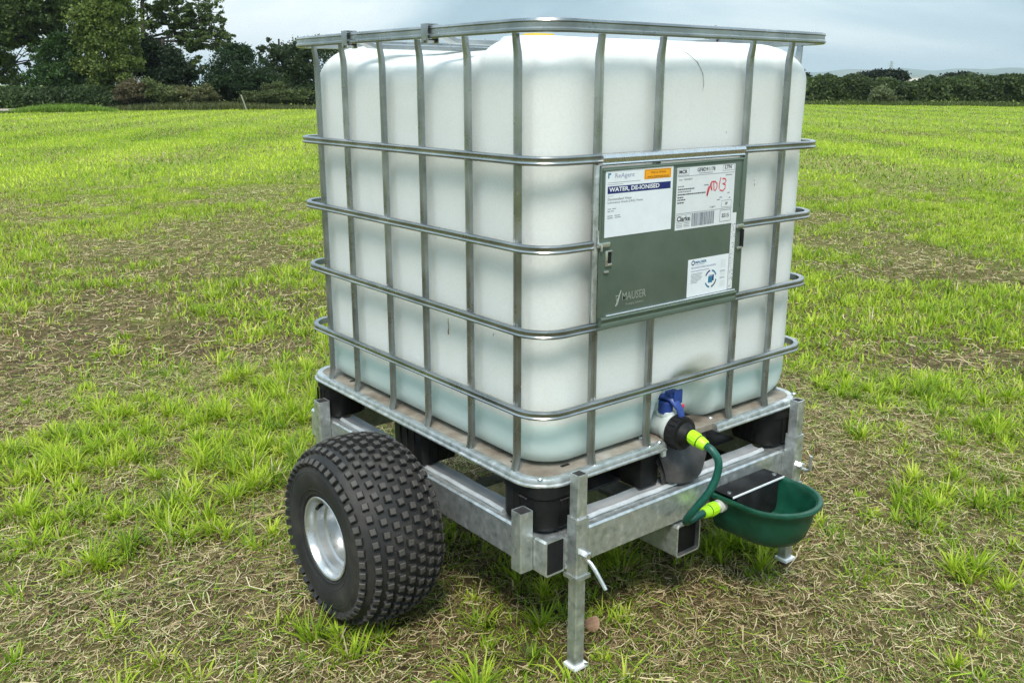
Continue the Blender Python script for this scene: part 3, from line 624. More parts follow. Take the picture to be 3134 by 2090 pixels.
# ---- plastic bottle
BX0, BX1, BY0, BY1, BT, BB = 0.030, 0.978, 0.030, 1.085, 1.452, 0.482
def smooth(a, b, x): t_ = np.clip((x - a) / (b - a), 0, 1); return t_ * t_ * (3 - 2 * t_)
def bottle_mesh(name, inset0=0.0, zcap=None):
    r0 = 0.095; lev = []
    rb, rt = 0.055, 0.098
    zb = BB + inset0; ztop = (zcap if zcap else BT - inset0)
    ins_b = [0.42, 0.3, 0.18, 0.10] + [rb * (1 - math.sin(a)) for a in np.linspace(0.1, math.pi / 2, 7)[:-1]]
    z_b = [zb] * 4 + [zb + rb * (1 - math.cos(a)) for a in np.linspace(0.1, math.pi / 2, 7)[:-1]]
    lev += [(i, z, 0) for i, z in zip(ins_b, z_b)]
    if zcap is None:
        for z in np.linspace(zb + rb, ztop - rt, 44): lev.append((0, z, 0))
        for a in np.linspace(0, math.pi / 2 - 0.06, 13)[1:]: lev.append((rt * (1 - math.cos(a)), ztop - rt + rt * math.sin(a), a / (math.pi / 2)))
        lev += [(0.15, ztop, 1), (0.19, ztop - 0.002, 1), (0.25, ztop - 0.004, 1), (0.32, ztop - 0.004, 1), (0.4, ztop - 0.004, 1), (0.455, ztop - 0.004, 1)]
    else:
        for z in np.linspace(zb + rb, ztop, 6): lev.append((0, z, 0))
        lev += [(0.05, ztop, 0), (0.2, ztop, 0), (0.42, ztop, 0)]
    base_n = 18
    P0, N0 = rrect(BX0 + inset0, BX1 - inset0, BY0 + inset0, BY1 - inset0, r0, base_n, 0.0125); P0 = np.array(P0); N0 = np.array(N0); n = len(P0)
    # parametrise inner loops by shrinking towards the centre line
    V = []; cx, cy = (BX0 + BX1) / 2, (BY0 + BY1) / 2; hx, hy = (BX1 - BX0) / 2 - inset0, (BY1 - BY0) / 2 - inset0
    fl = np.zeros(n)
    for k in range(n):
        x, y = P0[k]
        if abs(N0[k][0]) > 0.9: fl[k] = sum(math.exp(-((y - b_) / 0.017) ** 2) for b_ in LY) - 0.45 * sum(math.exp(-((y - (b_ + c_) / 2) / 0.07) ** 2) for b_, c_ in zip(LY[:-1], LY[1:]))
        if abs(N0[k][1]) > 0.9:
            bs = FX if y < 0.5 else (0.166, 0.322, 0.64, 0.83)
            fl[k] = sum(math.exp(-((x - b_) / 0.019) ** 2) for b_ in bs) - 0.5 * sum(math.exp(-((x - (b_ + c_) / 2) / 0.09) ** 2) for b_, c_ in zip(bs[:-1], bs[1:]))
    for ins, z, w in lev:
        sx, sy = (hx - ins) / hx, (hy - ins * 1.0) / hy
        if ins < r0 * 0.9:
            Pl, _ = rrect(BX0 + inset0 + ins, BX1 - inset0 - ins, BY0 + inset0 + ins, BY1 - inset0 - ins, max(r0 - ins * 0.75, 0.02), base_n, 0.0125)
            Pl = np.array(Pl)
            if len(Pl) != n: Pl = np.stack([cx + (P0[:, 0] - cx) * sx, cy + (P0[:, 1] - cy) * sy], -1)
        else: Pl = np.stack([cx + (P0[:, 0] - cx) * sx, cy + (P0[:, 1] - cy) * sy], -1)
        zz = np.full(n, z)
        fade = smooth(BB + 0.0, BB + 0.09, z) * (1 - 0.75 * smooth(0.25, 1.0, w)) * (1 if ins < 0.14 else 0)
        disp = -fl * 0.0066 * fade
        # slight hollowness and unevenness of a well used bottle
        disp = disp + ((fbm(P0[:, 0] * 3 + P0[:, 1] * 2, np.full(n, z * 3.0), 1.0, 5, 2) - 0.5) * 0.007 + (fbm(P0[:, 0] * 3 - P0[:, 1] * 3, np.full(n, z), 9.0, 8, 2) - 0.5) * 0.0022) * fade
        # right wall bulges
        disp = disp + np.where(N0[:, 0] > 0.0, 0.022 * np.clip(N0[:, 0], 0, 1), 0) * fade
        # valve pocket in the front
        fr = (N0[:, 1] < -0.9) & (P0[:, 1] < 0.5)
        q = np.sqrt(((P0[:, 0] - 0.515) / 0.135) ** 2 + ((z - 0.47) / 0.185) ** 2)
        disp = disp - np.where(fr, 0.048 * (1 - smooth(0.70, 1.0, q)), 0)
        Q = Pl + N0 * disp[:, None]
        # sagging left shoulder of the half empty bottle, with creases
        if zcap is None and w > 0:
            g = np.exp(-((Q[:, 0] - 0.10) / 0.22) ** 2) * smooth(0.24, 0.37, Q[:, 1]) * (1 - smooth(0.74, 0.90, Q[:, 1]))
            zz = zz - 0.034 * g * smooth(0.15, 0.8, w)
            cre = np.abs(np.sin(Q[:, 1] * 19 + Q[:, 0] * 13 + 2.2 * fbm(Q[:, 0], Q[:, 1], 7, 2, 2)))
            zz = zz - 0.007 * g * (1 - cre) ** 2 * smooth(0.3, 0.8, w)
            Q[:, 0] = Q[:, 0] + 0.012 * g * smooth(0.1, 0.6, w) * (Q[:, 0] < 0.3)
            zz = zz - 0.006 * (fbm(Q[:, 0], Q[:, 1], 4.0, 6, 3) - 0.5) * w
            # corner towers
            zz = zz - 0.010 * w * np.exp(-((Q[:, 0] - 0.5) / 0.25) ** 2) * (Q[:, 1] > 0.9)
        V.append(np.c_[Q, zz])
    L = len(V); V = np.concatenate(V); ii, kk = np.meshgrid(np.arange(L - 1), np.arange(n), indexing='ij'); kn = (kk + 1) % n
    F = np.stack([ii * n + kk, ii * n + kn, (ii + 1) * n + kn, (ii + 1) * n + kk], -1).reshape(-1, 4)
    F = F.tolist(); F.append(list(range(n))[::-1]); F.append([(L - 1) * n + k for k in range(n)])
    me = bpy.data.meshes.new(name); me.from_pydata(V.tolist(), [], F); me.shade_smooth(); return me
m, t, o = mat('translucent polythene'); p = t.nodes.new('ShaderNodeBsdfPrincipled')
n_ = noise(t, 6, 6, 0.6); c_ = ramp(t, n_.outputs['Fac'], [(0.3, (0.80, 0.805, 0.775)), (0.7, (0.85, 0.85, 0.825))])
n2_ = noise(t, 150, 4, 0.65); c2_ = ramp(t, n2_.outputs['Fac'], [(0.35, (0.935, 0.94, 0.935)), (0.65, (1.0, 1.0, 1.0))])
mm = t.nodes.new('ShaderNodeMix'); mm.data_type = 'RGBA'; mm.blend_type = 'MULTIPLY'; mm.inputs['Factor'].default_value = 1; t.links.new(c_.outputs[0], mm.inputs['A']); t.links.new(c2_.outputs[0], mm.inputs['B'])
# the half filled bottle: water shows aqua through the milky skin up to its level, and an olive patch above the valve
gpos = t.nodes.new('ShaderNodeNewGeometry'); sp_ = t.nodes.new('ShaderNodeSeparateXYZ'); t.links.new(gpos.outputs['Position'], sp_.inputs[0])
wz_ = t.nodes.new('ShaderNodeMapRange'); wz_.interpolation_type = 'SMOOTHSTEP'; t.links.new(sp_.outputs['Z'], wz_.inputs[0]); wz_.inputs[1].default_value = 0.597; wz_.inputs[2].default_value = 0.588; wz_.inputs[3].default_value = 0.0; wz_.inputs[4].default_value = 1.0
wmx = t.nodes.new('ShaderNodeMix'); wmx.data_type = 'RGBA'; t.links.new(wz_.outputs[0], wmx.inputs['Factor']); t.links.new(mm.outputs['Result'], wmx.inputs['A']); wmx.inputs['B'].default_value = (0.715, 0.825, 0.79, 1)
sv = t.nodes.new('ShaderNodeVectorMath'); sv.operation = 'SUBTRACT'; t.links.new(gpos.outputs['Position'], sv.inputs[0]); sv.inputs[1].default_value = (0.565, 0.05, 0.648)
sv2 = t.nodes.new('ShaderNodeVectorMath'); sv2.operation = 'MULTIPLY'; t.links.new(sv.outputs[0], sv2.inputs[0]); sv2.inputs[1].default_value = (11, 9, 26)
sv3 = t.nodes.new('ShaderNodeVectorMath'); sv3.operation = 'LENGTH'; t.links.new(sv2.outputs[0], sv3.inputs[0])
sr_ = t.nodes.new('ShaderNodeMapRange'); sr_.interpolation_type = 'SMOOTHSTEP'; t.links.new(sv3.outputs['Value'], sr_.inputs[0]); sr_.inputs[1].default_value = 1.15; sr_.inputs[2].default_value = 0.3; sr_.inputs[3].default_value = 0; sr_.inputs[4].default_value = 0.75
smx = t.nodes.new('ShaderNodeMix'); smx.data_type = 'RGBA'; t.links.new(sr_.outputs[0], smx.inputs['Factor']); t.links.new(wmx.outputs['Result'], smx.inputs['A']); smx.inputs['B'].default_value = (0.52, 0.50, 0.40, 1)
t.links.new(smx.outputs['Result'], p.inputs['Base Color']); p.inputs['Roughness'].default_value = 0.42; p.inputs['Subsurface Weight'].default_value = 0.85; p.inputs['Subsurface Radius'].default_value = (1.0, 1.0, 1.0); p.inputs['Subsurface Scale'].default_value = 0.075; p.inputs['Specular IOR Level'].default_value = 0.4
tl = t.nodes.new('ShaderNodeBsdfTranslucent'); tl.inputs[0].default_value = (0.90, 0.91, 0.89, 1); s1 = t.nodes.new('ShaderNodeMixShader'); s1.inputs[0].default_value = 0.12
tp = t.nodes.new('ShaderNodeBsdfTransparent'); tp.inputs[0].default_value = (0.97, 0.98, 0.97, 1); s2 = t.nodes.new('ShaderNodeMixShader'); s2.inputs[0].default_value = 0.06
t.links.new(p.outputs[0], s1.inputs[1]); t.links.new(tl.outputs[0], s1.inputs[2]); t.links.new(s1.outputs[0], s2.inputs[1]); t.links.new(tp.outputs[0], s2.inputs[2]); t.links.new(s2.outputs[0], o.inputs[0])
bb = noise(t, 130, 3); bp_ = t.nodes.new('ShaderNodeBump'); bp_.inputs['Strength'].default_value = 0.08; bp_.inputs['Distance'].default_value = 0.002; t.links.new(bb.outputs['Fac'], bp_.inputs['Height']); t.links.new(bp_.outputs[0], p.inputs['Normal'])
bottle = put('bottle', bottle_mesh('bottle'), m, ibc)
wmat = principled('clear water seen through plastic', [(0.22, 0.62, 0.56), (0.26, 0.66, 0.60)], (0.2, 0.3), 0, 4)
wm_ = bottle_mesh('water', 0.004, 0.592)
put('water', wm_, wmat, bottle)
ld = MB(); ld.lathe([(0, 0.105), (0.010, 0.105), (0.014, 0.10), (0.026, 0.095), (0.030, 0.088), (0.030, 0)], (0.47, 0.58, BT - 0.006), (0, 0, 1), 40); LID = ld.build('lid', M['valve'], bottle)
ys = MB(); ys.box(0.432, 0.502, 0.54, 0.59, BT + 0.0246, BT + 0.0315, 0.001); ys.build('warning_card', M['yellow'], LID)
# a few stains and scratches on the plastic
def scuff(name, pts, wid, matr):
    mb = MB()
    for (a, b_, w_) in pts: pass
    mb.tube([q[0] for q in pts], [q[1] for q in pts], 6); return mb.build(name, matr, bottle)
M['scratch'] = principled('grey scratch', [(0.30, 0.29, 0.27), (0.40, 0.39, 0.37)], (0.6, 0.7), 0, 60)
M['rust'] = principled('brown dirt', [(0.22, 0.10, 0.04), (0.34, 0.18, 0.08)], (0.7, 0.8), 0, 90)
from mathutils.bvhtree import BVHTree
_bv = BVHTree.FromPolygons([v.co[:] for v in bottle.data.vertices], [tuple(q.vertices) for q in bottle.data.polygons])
def onskin(x, z, side='front'):
    d = Vector((0, 1, 0)) if side == 'front' else Vector((1, 0, 0)); o_ = Vector((x, -0.5, z)) if side == 'front' else Vector((-0.5, x, z))
    h = _bv.ray_cast(o_, d); return (h[0] if h[0] else o_ + d * 0.53)
def mark(pts, rads, side, matr, nm):
    mb = MB(); mb.tube([onskin(a, b_, side) for a, b_ in pts], rads, 5); mb.build(nm, matr, bottle)
mark([(0.468, 1.432), (0.492, 1.42), (0.512, 1.40), (0.522, 1.375), (0.525, 1.35), (0.523, 1.335)], [0.0006, 0.0012, 0.0016, 0.0018, 0.0014, 0.0005], 'front', M['scratch'], 'scratch')
mark([(0.385, 0.79), (0.386, 0.778), (0.3845, 0.766), (0.387, 0.756), (0.386, 0.748)], [0.0006, 0.0012, 0.001, 0.0018, 0.0022], 'left', M['rust'], 'dirt_streak')
for a, b_, r_ in ((0.20, 0.79, 0.003), (0.745, 1.105, 0.0025), (0.742, 1.115, 0.0016), (0.62, 1.24, 0.002), (0.30, 1.19, 0.0022)):
    mark([(a, b_), (a + 0.0015, b_ - 0.006)], [r_ * 0.5, r_ * 0.5], 'left' if a in (0.20, 0.30) else 'front', M['scratch'], 'dirt_speck')

# ---- pallet
pal = MB(); P_, N_ = rrect(0.010, 0.990, 0.010, 1.105, 0.07, 8)
nP = len(P_); pal.add([(x, y, 0.4835) for x, y in P_] + [(x, y, 0.468) for x, y in P_], [tuple(range(nP)), tuple(range(nP, 2 * nP))[::-1]] + [(i, (i + 1) % nP, nP + (i + 1) % nP, nP + i) for i in range(nP)])
deck = pal.build('pallet_deck', M['deck'], ibc)
BPM = M['blackplastic']
def pblock(x0, x1, y0, y1, rc=None):
    mb = MB(); mb.box(x0, x1, y0, y1, RTOP + 0.0105, 0.4675, 0.010)
    for k in range(1, 4):   # moulded ribs
        xx = x0 + (x1 - x0) * k / 4; mb.box(xx - 0.003, xx + 0.003, y0 - 0.003, y0 + 0.004, RTOP + 0.02, 0.455)
        yy = y0 + (y1 - y0) * k / 4; mb.box(x0 - 0.003, x0 + 0.004, yy - 0.003, yy + 0.003, RTOP + 0.02, 0.455)
    return mb.build('pallet_block', BPM, ibc)
def cblock(x0, x1, y0, y1, r):
    """corner block with a rounded outer edge"""
    P, N = rrect(x0, x1, y0, y1, r, 7, 0.2); n = len(P); zs = [(RTOP + 0.0105, 0.004), (RTOP + 0.02, 0.0), (0.435, 0.0), (0.4375, -0.004), (0.4675, -0.004)]
    cxx, cyy = (x0 + x1) / 2, (y0 + y1) / 2; mb = MB(); V = []
    for z, i_ in zs:
        for (x, y), (a, b_) in zip(P, N): V.append((x - a * i_, y - b_ * i_, z))
    F = [(k * n + i, k * n + (i + 1) % n, (k + 1) * n + (i + 1) % n, (k + 1) * n + i) for k in range(len(zs) - 1) for i in range(n)]
    F.append(tuple(range(n))[::-1]); F.append(tuple((len(zs) - 1) * n + i for i in range(n))); mb.add(V, F)
    for k in range(3):
        xx = x0 + r + 0.012 + k * 0.022; mb.box(xx, xx + 0.004, y0 - 0.0025, y0 + 0.003, RTOP + 0.018, 0.432)
        yy = y0 + r + 0.012 + k * 0.022; mb.box(x0 - 0.0025, x0 + 0.003, yy, yy + 0.004, RTOP + 0.018, 0.432)
    return mb.build('pallet_block', BPM, ibc, 30)
cblock(0.008, 0.150, -0.004, 0.160, 0.045); cblock(0.850, 0.992, -0.004, 0.150, 0.045); cblock(0.008, 0.135, 0.985, 1.112, 0.045); cblock(0.865, 0.992, 0.985, 1.112, 0.045)
pblock(0.012, 0.125, 0.50, 0.64); pblock(0.875, 0.988, 0.50, 0.64); pblock(0.44, 0.60, 0.99, 1.108); pblock(0.43, 0.60, 0.50, 0.64)
# small moulding slits on the near corner block
for (a, b_, c2, d2) in ((0.0075, 0.0095, 0.052, 0.082), ):
    MB().box(0.0045, 0.0075, 0.048, 0.078, 0.428, 0.431).build('moulding_mark', M['greyplastic'], ibc)
MB().box(0.062, 0.090, -0.0075, -0.0045, 0.428, 0.431).build('moulding_mark', M['greyplastic'], ibc)
# bottom runners (pressed strips)
run_prof = [(-0.026, 0.0), (0.026, 0.0), (0.026, 0.004), (0.019, 0.0085), (0.008, 0.003), (-0.008, 0.003), (-0.019, 0.0085), (-0.026, 0.004)]
def runner(a, b_):
    a, b_ = Vector(a), Vector(b_); d = (b_ - a).normalized(); n = Vector((0, 0, 1)).cross(d); K = 14
    pts = [a + (b_ - a) * k / K for k in range(K + 1)]
    bumps = [0.0022 * math.sin(k * 1.9) ** 2 for k in range(K + 1)]
    mb = MB(); mb.sweep(run_prof, [(p_.x, p_.y, RTOP + 0.0008 + bb_) for p_, bb_ in zip(pts, bumps)], [n] * (K + 1), [(0, 0, 1)] * (K + 1)); return mb.build('runner', M['runner'], ibc, 30)
runner((0.155, 0.032, 0), (0.845, 0.032, 0)); runner((0.118, 1.055, 0), (0.90, 1.055, 0))
runner((0.050, 0.165, 0), (0.050, 0.98, 0)); runner((0.950, 0.165, 0), (0.950, 0.98, 0)); runner((0.515, 0.105, 0), (0.515, 1.01, 0)); runner((0.118, 0.57, 0), (0.90, 0.57, 0))
MB().box(0.18, 0.40, 0.10, 0.46, 0.357, 0.3635, 0.002).build('skid_sheet', M['greyplastic'], ibc)
MB().box(0.62, 0.83, 0.10, 0.46, 0.357, 0.3635, 0.002).build('skid_sheet', M['blackplastic'], ibc)
MB().box(0.16, 0.84, 0.470, 0.496, 0.364, 0.4675, 0.004).build('cross_rib', M['blackplastic'], ibc)
MB().box(0.16, 0.36, 0.145, 0.40, 0.440, 0.4675, 0.004).build('gap_dark_panel', M['blackplastic'], ibc)  # black panels added under the deck to darken the lit gap
MB().box(0.66, 0.845, 0.145, 0.40, 0.440, 0.4675, 0.004).build('gap_dark_panel', M['blackplastic'], ibc)
# corner rivet, deck rivets
def rivet(x, y, z, r=0.007, par=deck):
    mb = MB(); mb.lathe([(0, r), (0.002, r), (0.0042, r * 0.7), (0.005, 0)], (x, y, z), (0, 0, 1), 14); mb.build('rivet', M['zinc'], par)
rivet(0.018, 0.016, 0.4862); rivet(0.982, 0.016, 0.4862); rivet(0.398, 0.002, 0.486); rivet(0.640, 0.040, 0.4838); rivet(0.385, 0.055, 0.4838)
for x, y in ((0.12, 0.045), (0.045, 0.14), (0.86, 0.07), (0.05, 0.93)):
    MB().box(x - 0.012, x + 0.012, y - 0.004, y + 0.004, 0.4838, 0.4850).build('deck_slot', M['blackplastic'], deck)

# ---- chute block under the valve and the valve
chm = MB(); K = 16; V = []; F = []
prof_x = np.linspace(0.405, 0.615, K)
for j, (y, zc, flat) in enumerate(((0.10, 0.486, 0.2), (0.03, 0.470, 0.7), (0.0, 0.445, 1.0), (-0.012, 0.405, 1.0), (-0.012, 0.366, 1.0))):
    for x in prof_x:
        u = (x - 0.51) / 0.105; sag = 0.030 * (1 - u * u) * flat; wid = 1.0 - 0.32 * (j / 4) ** 1.5
        V.append((0.51 + (x - 0.51) * wid, y + (0.02 * u * u if j > 1 else 0), zc - sag * (0.4 if j > 2 else 1)))
for j in range(4):
    for k in range(K - 1): F.append((j * K + k, j * K + k + 1, (j + 1) * K + k + 1, (j + 1) * K + k))
nb = len(V); V += [(x, y + 0.014, z - 0.012) for x, y, z in V]
F += [tuple(nb + i for i in q[::-1]) for q in F[:]]
chm.add(V, F); chm.build('valve_chute', M['greyplastic'], ibc, 40)
MB().box(0.365, 0.43, 0.03, 0.14, RTOP + 0.0105, 0.466, 0.006).build('pallet_block', BPM, ibc)
MB().box(0.60, 0.655, 0.06, 0.14, RTOP + 0.0105, 0.466, 0.006).build('pallet_block', BPM, ibc)
vx, vz = 0.454, 0.508
vb = MB(); vb.lathe([(0.09, 0.030), (0.03, 0.030), (0.022, 0.036), (0.008, 0.036), (0.004, 0.030), (-0.006, 0.030)], (vx, 0.0, vz), (0, 1, 0), 28)
vb.box(vx - 0.018, vx + 0.018, 0.014, 0.054, vz + 0.026, vz + 0.043, 0.005); vb.lathe([(0, 0.018), (0.018, 0.016), (0.02, 0.012), (0.02, 0)], (vx, 0.034, vz + 0.045), (0, 0, 1), 20)
for k in range(5): vb.box(vx - 0.038 + k * 0.017, vx - 0.033 + k * 0.017, 0.006, 0.03, vz - 0.042, vz + 0.042, 0.001) if abs(k - 2) < 1 else None
vb.box(vx - 0.031, vx - 0.018, 0.010, 0.022, vz - 0.072, vz - 0.030, 0.002)
valve = vb.build('outlet_valve', M['valve'], ibc, 40)
cp = MB(); cp.lathe([(0.008, 0.034), (0.006, 0.043), (0.002, 0.0415), (-0.022, 0.0415), (-0.026, 0.041), (-0.026, 0.030), (-0.030, 0.026), (-0.042, 0.022), (-0.046, 0.016), (-0.046, 0)], (vx, -0.005, vz - 0.004), (0, 1, 0), 36)
for k in range(18):
    a = 2 * math.pi * k / 18; x_, z_ = vx + 0.0415 * math.cos(a), vz - 0.004 + 0.0415 * math.sin(a); cp.tube([(x_, -0.005, z_), (x_, -0.025, z_)], 0.0022, 5)
cp.build('black_cap', BPM, valve, 40)
hd = MB(); hx0, hz0 = vx - 0.002, vz + 0.062
pth = [(hx0 - 0.006, 0.050, hz0 + 0.014), (hx0, 0.032, hz0 + 0.020), (hx0 + 0.004, 0.012, hz0 + 0.014), (hx0 + 0.008, -0.006, hz0 - 0.008), (hx0 + 0.010, -0.014, hz0 - 0.032)]
K = 10
prs = [(0.015, 0.008), (0.018, 0.009), (0.0145, 0.008), (0.0115, 0.0075), (0.009, 0.006)]
Vh = []
for (c, (rx_, rz_)), tt in zip(zip(pth, prs), ((0, 1, 0.1), (0, 1, 0), (0, 0.8, 0.6), (0.0, 0.55, 0.85), (0, 0.3, 0.95))):
    T = Vector(tt).normalized(); U = Vector((1, 0, 0)); W_ = T.cross(U)
    for k in range(K): a = 2 * math.pi * k / K; Vh.append(Vector(c) + U * rx_ * math.cos(a) + W_ * rz_ * math.sin(a))
Fh = [(j * K + k, j * K + (k + 1) % K, (j + 1) * K + (k + 1) % K, (j + 1) * K + k) for j in range(4) for k in range(K)] + [tuple(range(K))[::-1], tuple(4 * K + k for k in range(K))]
hd.add(Vh, Fh); hd.lathe([(-0.024, 0.019), (0.004, 0.019), (0.008, 0.015), (0.008, 0)], (hx0, 0.034, hz0), (0, 0, 1), 20)
hd.box(hx0 - 0.004, hx0 + 0.026, 0.002, 0.008, hz0 + 0.004, hz0 + 0.040, 0.002); hd.box(hx0 - 0.010, hx0 + 0.024, 0.008, 0.032, hz0 + 0.020, hz0 + 0.036, 0.004)
hd.build('valve_handle', M['blue'], valve, 40)
MB().lathe([(0, 0.006), (0.003, 0.006), (0.004, 0)], (hx0 + 0.024, 0.000, hz0 - 0.004), (0, -1, 0), 12).build('seal_pin', M['red'], valve)

# ---- printed plate on the front
YP = -0.0125
plate = MB(); plate.box(0.157, 0.648, YP, YP + 0.0015, 0.846, 1.178, 0.0006)
plate = plate.build('label_plate', M['plate'], ibc)
fold = MB()
fold.sweep([(-0.004, -0.012), (0.006, -0.012), (0.0105, -0.009), (0.0085, -0.006), (0.0105, -0.003), (0.0125, 0.004), (0.010, 0.0105), (0.004, 0.0125), (-0.010, 0.0125), (-0.010, 0.0115), (-0.004, 0.0095)], [(0.162, -0.004, 1.194), (0.646, -0.004, 1.194)], [(0, -1, 0)] * 2, [(0, 0, 1)] * 2); fold.build('folded_edge', M['zinc'], plate, 30)
fold = MB(); fold.sweep([(-0.008, -0.013), (0.004, -0.013), (0.0115, -0.010), (0.0125, -0.002), (0.0108, 0.003), (0.0125, 0.008), (0.0145, 0.0125), (0.0125, 0.0165), (0.007, 0.0175), (0.0, 0.0165)], [(0.166, -0.004, 0.829), (0.642, -0.004, 0.829)], [(0, -1, 0)] * 2, [(0, 0, 1)] * 2); fold.build('folded_edge', M['plate'], plate, 30)
hl = MB(); hl.tube([(0.180, YP - 0.003, 0.8485), (0.634, YP - 0.003, 0.8485)], 0.0028, 8); hl.build('edge_bead', M['zinc'], plate)
MB().box(0.648, 0.660, YP + 0.0016, YP + 0.0086, 0.836, 1.184, 0.002).build('side_flange', M['plate'], plate)
MB().box(0.146, 0.1568, YP + 0.0016, YP + 0.0096, 0.836, 1.184, 0.002).build('side_flange', M['galv'], plate)
bd = MB(); bd.tube([(0.1645, YP - 0.0008, 1.015), (0.1645, YP - 0.0008, 1.172), (0.640, YP - 0.0008, 1.1745), (0.640, YP - 0.0008, 1.06)], 0.0022, 6); bd.build('pressed_bead', M['plate'], plate)
# latch pieces where the second hoop meets the plate
lt = MB(); lt.box(0.150, 0.186, -0.019, -0.0132, 1.006, 1.0165, 0.001); lt.tube([(0.153, -0.013, 1.045), (0.153, -0.013, 1.018), (0.160, -0.018, 1.010), (0.160, -0.018, 0.998)], 0.0028, 6)
lt.box(0.175, 0.182, -0.0165, YP - 0.0002, 0.962, 0.997, 0.001); lt.box(0.182, 0.1955, -0.0165, YP - 0.0002, 0.962, 0.968, 0.001); lt.box(0.182, 0.1955, -0.0165, YP - 0.0002, 0.9935, 0.997, 0.001)
lt.box(0.172, 0.186, -0.0165, YP - 0.0002, 0.947, 0.952, 0.001); lt.build('latch', M['zinc'], plate)
lt = MB(); lt.box(0.1825, 0.195, YP - 0.0012, YP - 0.0003, 0.9685, 0.993); lt.box(0.6485, 0.6595, YP - 0.003, YP + 0.0014, 0.955, 1.000); lt.build('latch_slot', M['blackplastic'], plate)
lt = MB(); lt.box(0.628, 0.652, -0.019, -0.0132, 1.006, 1.015, 0.001); lt.box(0.634, 0.652, -0.0175, YP - 0.0002, 0.952, 0.958, 0.001); lt.build('latch', M['zinc'], plate)

_tc = {}
def text2d(s, bold=0.0):
    key = (s, bold)
    if key in _tc: return _tc[key]
    cu = bpy.data.curves.new('t', 'FONT'); cu.body = s; cu.size = 1; cu.resolution_u = 2; cu.offset = bold
    ob = bpy.data.objects.new('t', cu); COL.objects.link(ob); dg = bpy.context.evaluated_depsgraph_get(); dg.update()
    me = ob.evaluated_get(dg).to_mesh(); V = np.array([v.co[:2] for v in me.vertices]); F = [tuple(q.vertices) for q in me.polygons]
    ob.evaluated_get(dg).to_mesh_clear(); bpy.data.objects.remove(ob); bpy.data.curves.remove(cu)
    V = V - V.min(0); _tc[key] = (V, F); return V, F
class Sticker:
    def __init__(s, name, x0, x1, z0, z1, y, base, peel=0.0):
        s.x0, s.z0, s.w, s.h, s.y = x0, z0, x1 - x0, z1 - z0, y; s.mb = MB(); s.mats = [base]; s.name = name; s.k = 0
        s.mb.box(x0, x1, y, y + 0.0007, z0, z1)
    def mi(s, m):
        if m not in s.mats: s.mats.append(m)
        return s.mats.index(m)
    def rect(s, u0, u1, v0, v1, m, lift=1):
        y = s.y - 0.00018 * lift; X = lambda u: s.x0 + u * s.w; Zf = lambda v: s.z0 + v * s.h
        s.mb.add([(X(u0), y, Zf(v0)), (X(u1), y, Zf(v0)), (X(u1), y, Zf(v1)), (X(u0), y, Zf(v1))], [(0, 1, 2, 3)], s.mi(m)); return s
    def frame(s, u0, u1, v0, v1, m, t=0.006, lift=1):
        tv = t * s.w / s.h; s.rect(u0, u1, v0, v0 + tv, m, lift); s.rect(u0, u1, v1 - tv, v1, m, lift); s.rect(u0, u0 + t, v0 + tv, v1 - tv, m, lift); s.rect(u1 - t, u1, v0 + tv, v1 - tv, m, lift); return s
    def text(s, str_, u0, u1, v0, v1, m, bold=0.0, lift=2):
        V, F = text2d(str_, bold); sz = V.max(0); y = s.y - 0.00018 * lift
        s.mb.add([(s.x0 + (u0 + (u1 - u0) * a / sz[0]) * s.w, y, s.z0 + (v0 + (v1 - v0) * b / sz[1]) * s.h) for a, b in V], F, s.mi(m)); return s
    def line(s, pts, wid, m, lift=3):
        y = s.y - 0.00018 * lift
        P = [Vector((s.x0 + u * s.w, 0, s.z0 + v * s.h)) for u, v in pts]; V = []
        for i, q in enumerate(P):
            d = (P[min(i + 1, len(P) - 1)] - P[max(i - 1, 0)]).normalized(); n = Vector((-d.z, 0, d.x)) * wid / 2
            V += [(q.x + n.x, y, q.z + n.z), (q.x - n.x, y, q.z - n.z)]
        s.mb.add(V, [(2 * i, 2 * i + 1, 2 * i + 3, 2 * i + 2) for i in range(len(P) - 1)], s.mi(m)); return s
    def done(s): return s.mb.build(s.name, s.mats, plate, recalc=False)
YS = YP - 0.0010
A = Sticker('sticker', 0.172, 0.387, 1.026, 1.171, YS, M['paper'])
A.text('r', 0.030, 0.075, 0.885, 0.965, M['teal'], 0.03).text('ReAgent', 0.13, 0.41, 0.865, 0.955, M['lilac'], 0.004).rect(0.03, 0.50, 0.815, 0.822, M['grey']).rect(0.03, 0.25, 0.787, 0.793, M['grey'])
A.rect(0.555, 0.965, 0.825, 0.975, M['orange']).frame(0.570, 0.950, 0.836, 0.964, M['brown'], 0.004, 2).text('Visit us Online', 0.65, 0.88, 0.91, 0.945, M['brown'], 0.01, 3).text('www.chemicals.co.uk', 0.60, 0.93, 0.848, 0.885, M['brown'], 0.01, 3)
A.rect(0.03, 0.965, 0.655, 0.765, M['navy']).text('WATER, DE-IONISED', 0.05, 0.79, 0.672, 0.750, M['white'], 0.022)
A.text('Demineralised Water', 0.035, 0.38, 0.555, 0.592, M['grey'], 0.012).text('Laboratory Grade (LRG) Water', 0.035, 0.55, 0.500, 0.540, M['grey'], 0.012).rect(0.035, 0.11, 0.618, 0.624, M['grey'])
for v, w_ in ((0.42, 0.12), (0.385, 0.09), (0.315, 0.18), (0.285, 0.19)): A.rect(0.035, 0.035 + w_ * 0.42, v, v + 0.012, M['grey']); A.rect(0.035 + w_ * 0.55, 0.035 + w_, v + 0.002, v + 0.014, M['grey'])
A.done()
B = Sticker('sticker', 0.401, 0.611, 1.020, 1.165, YS, M['paper2'])
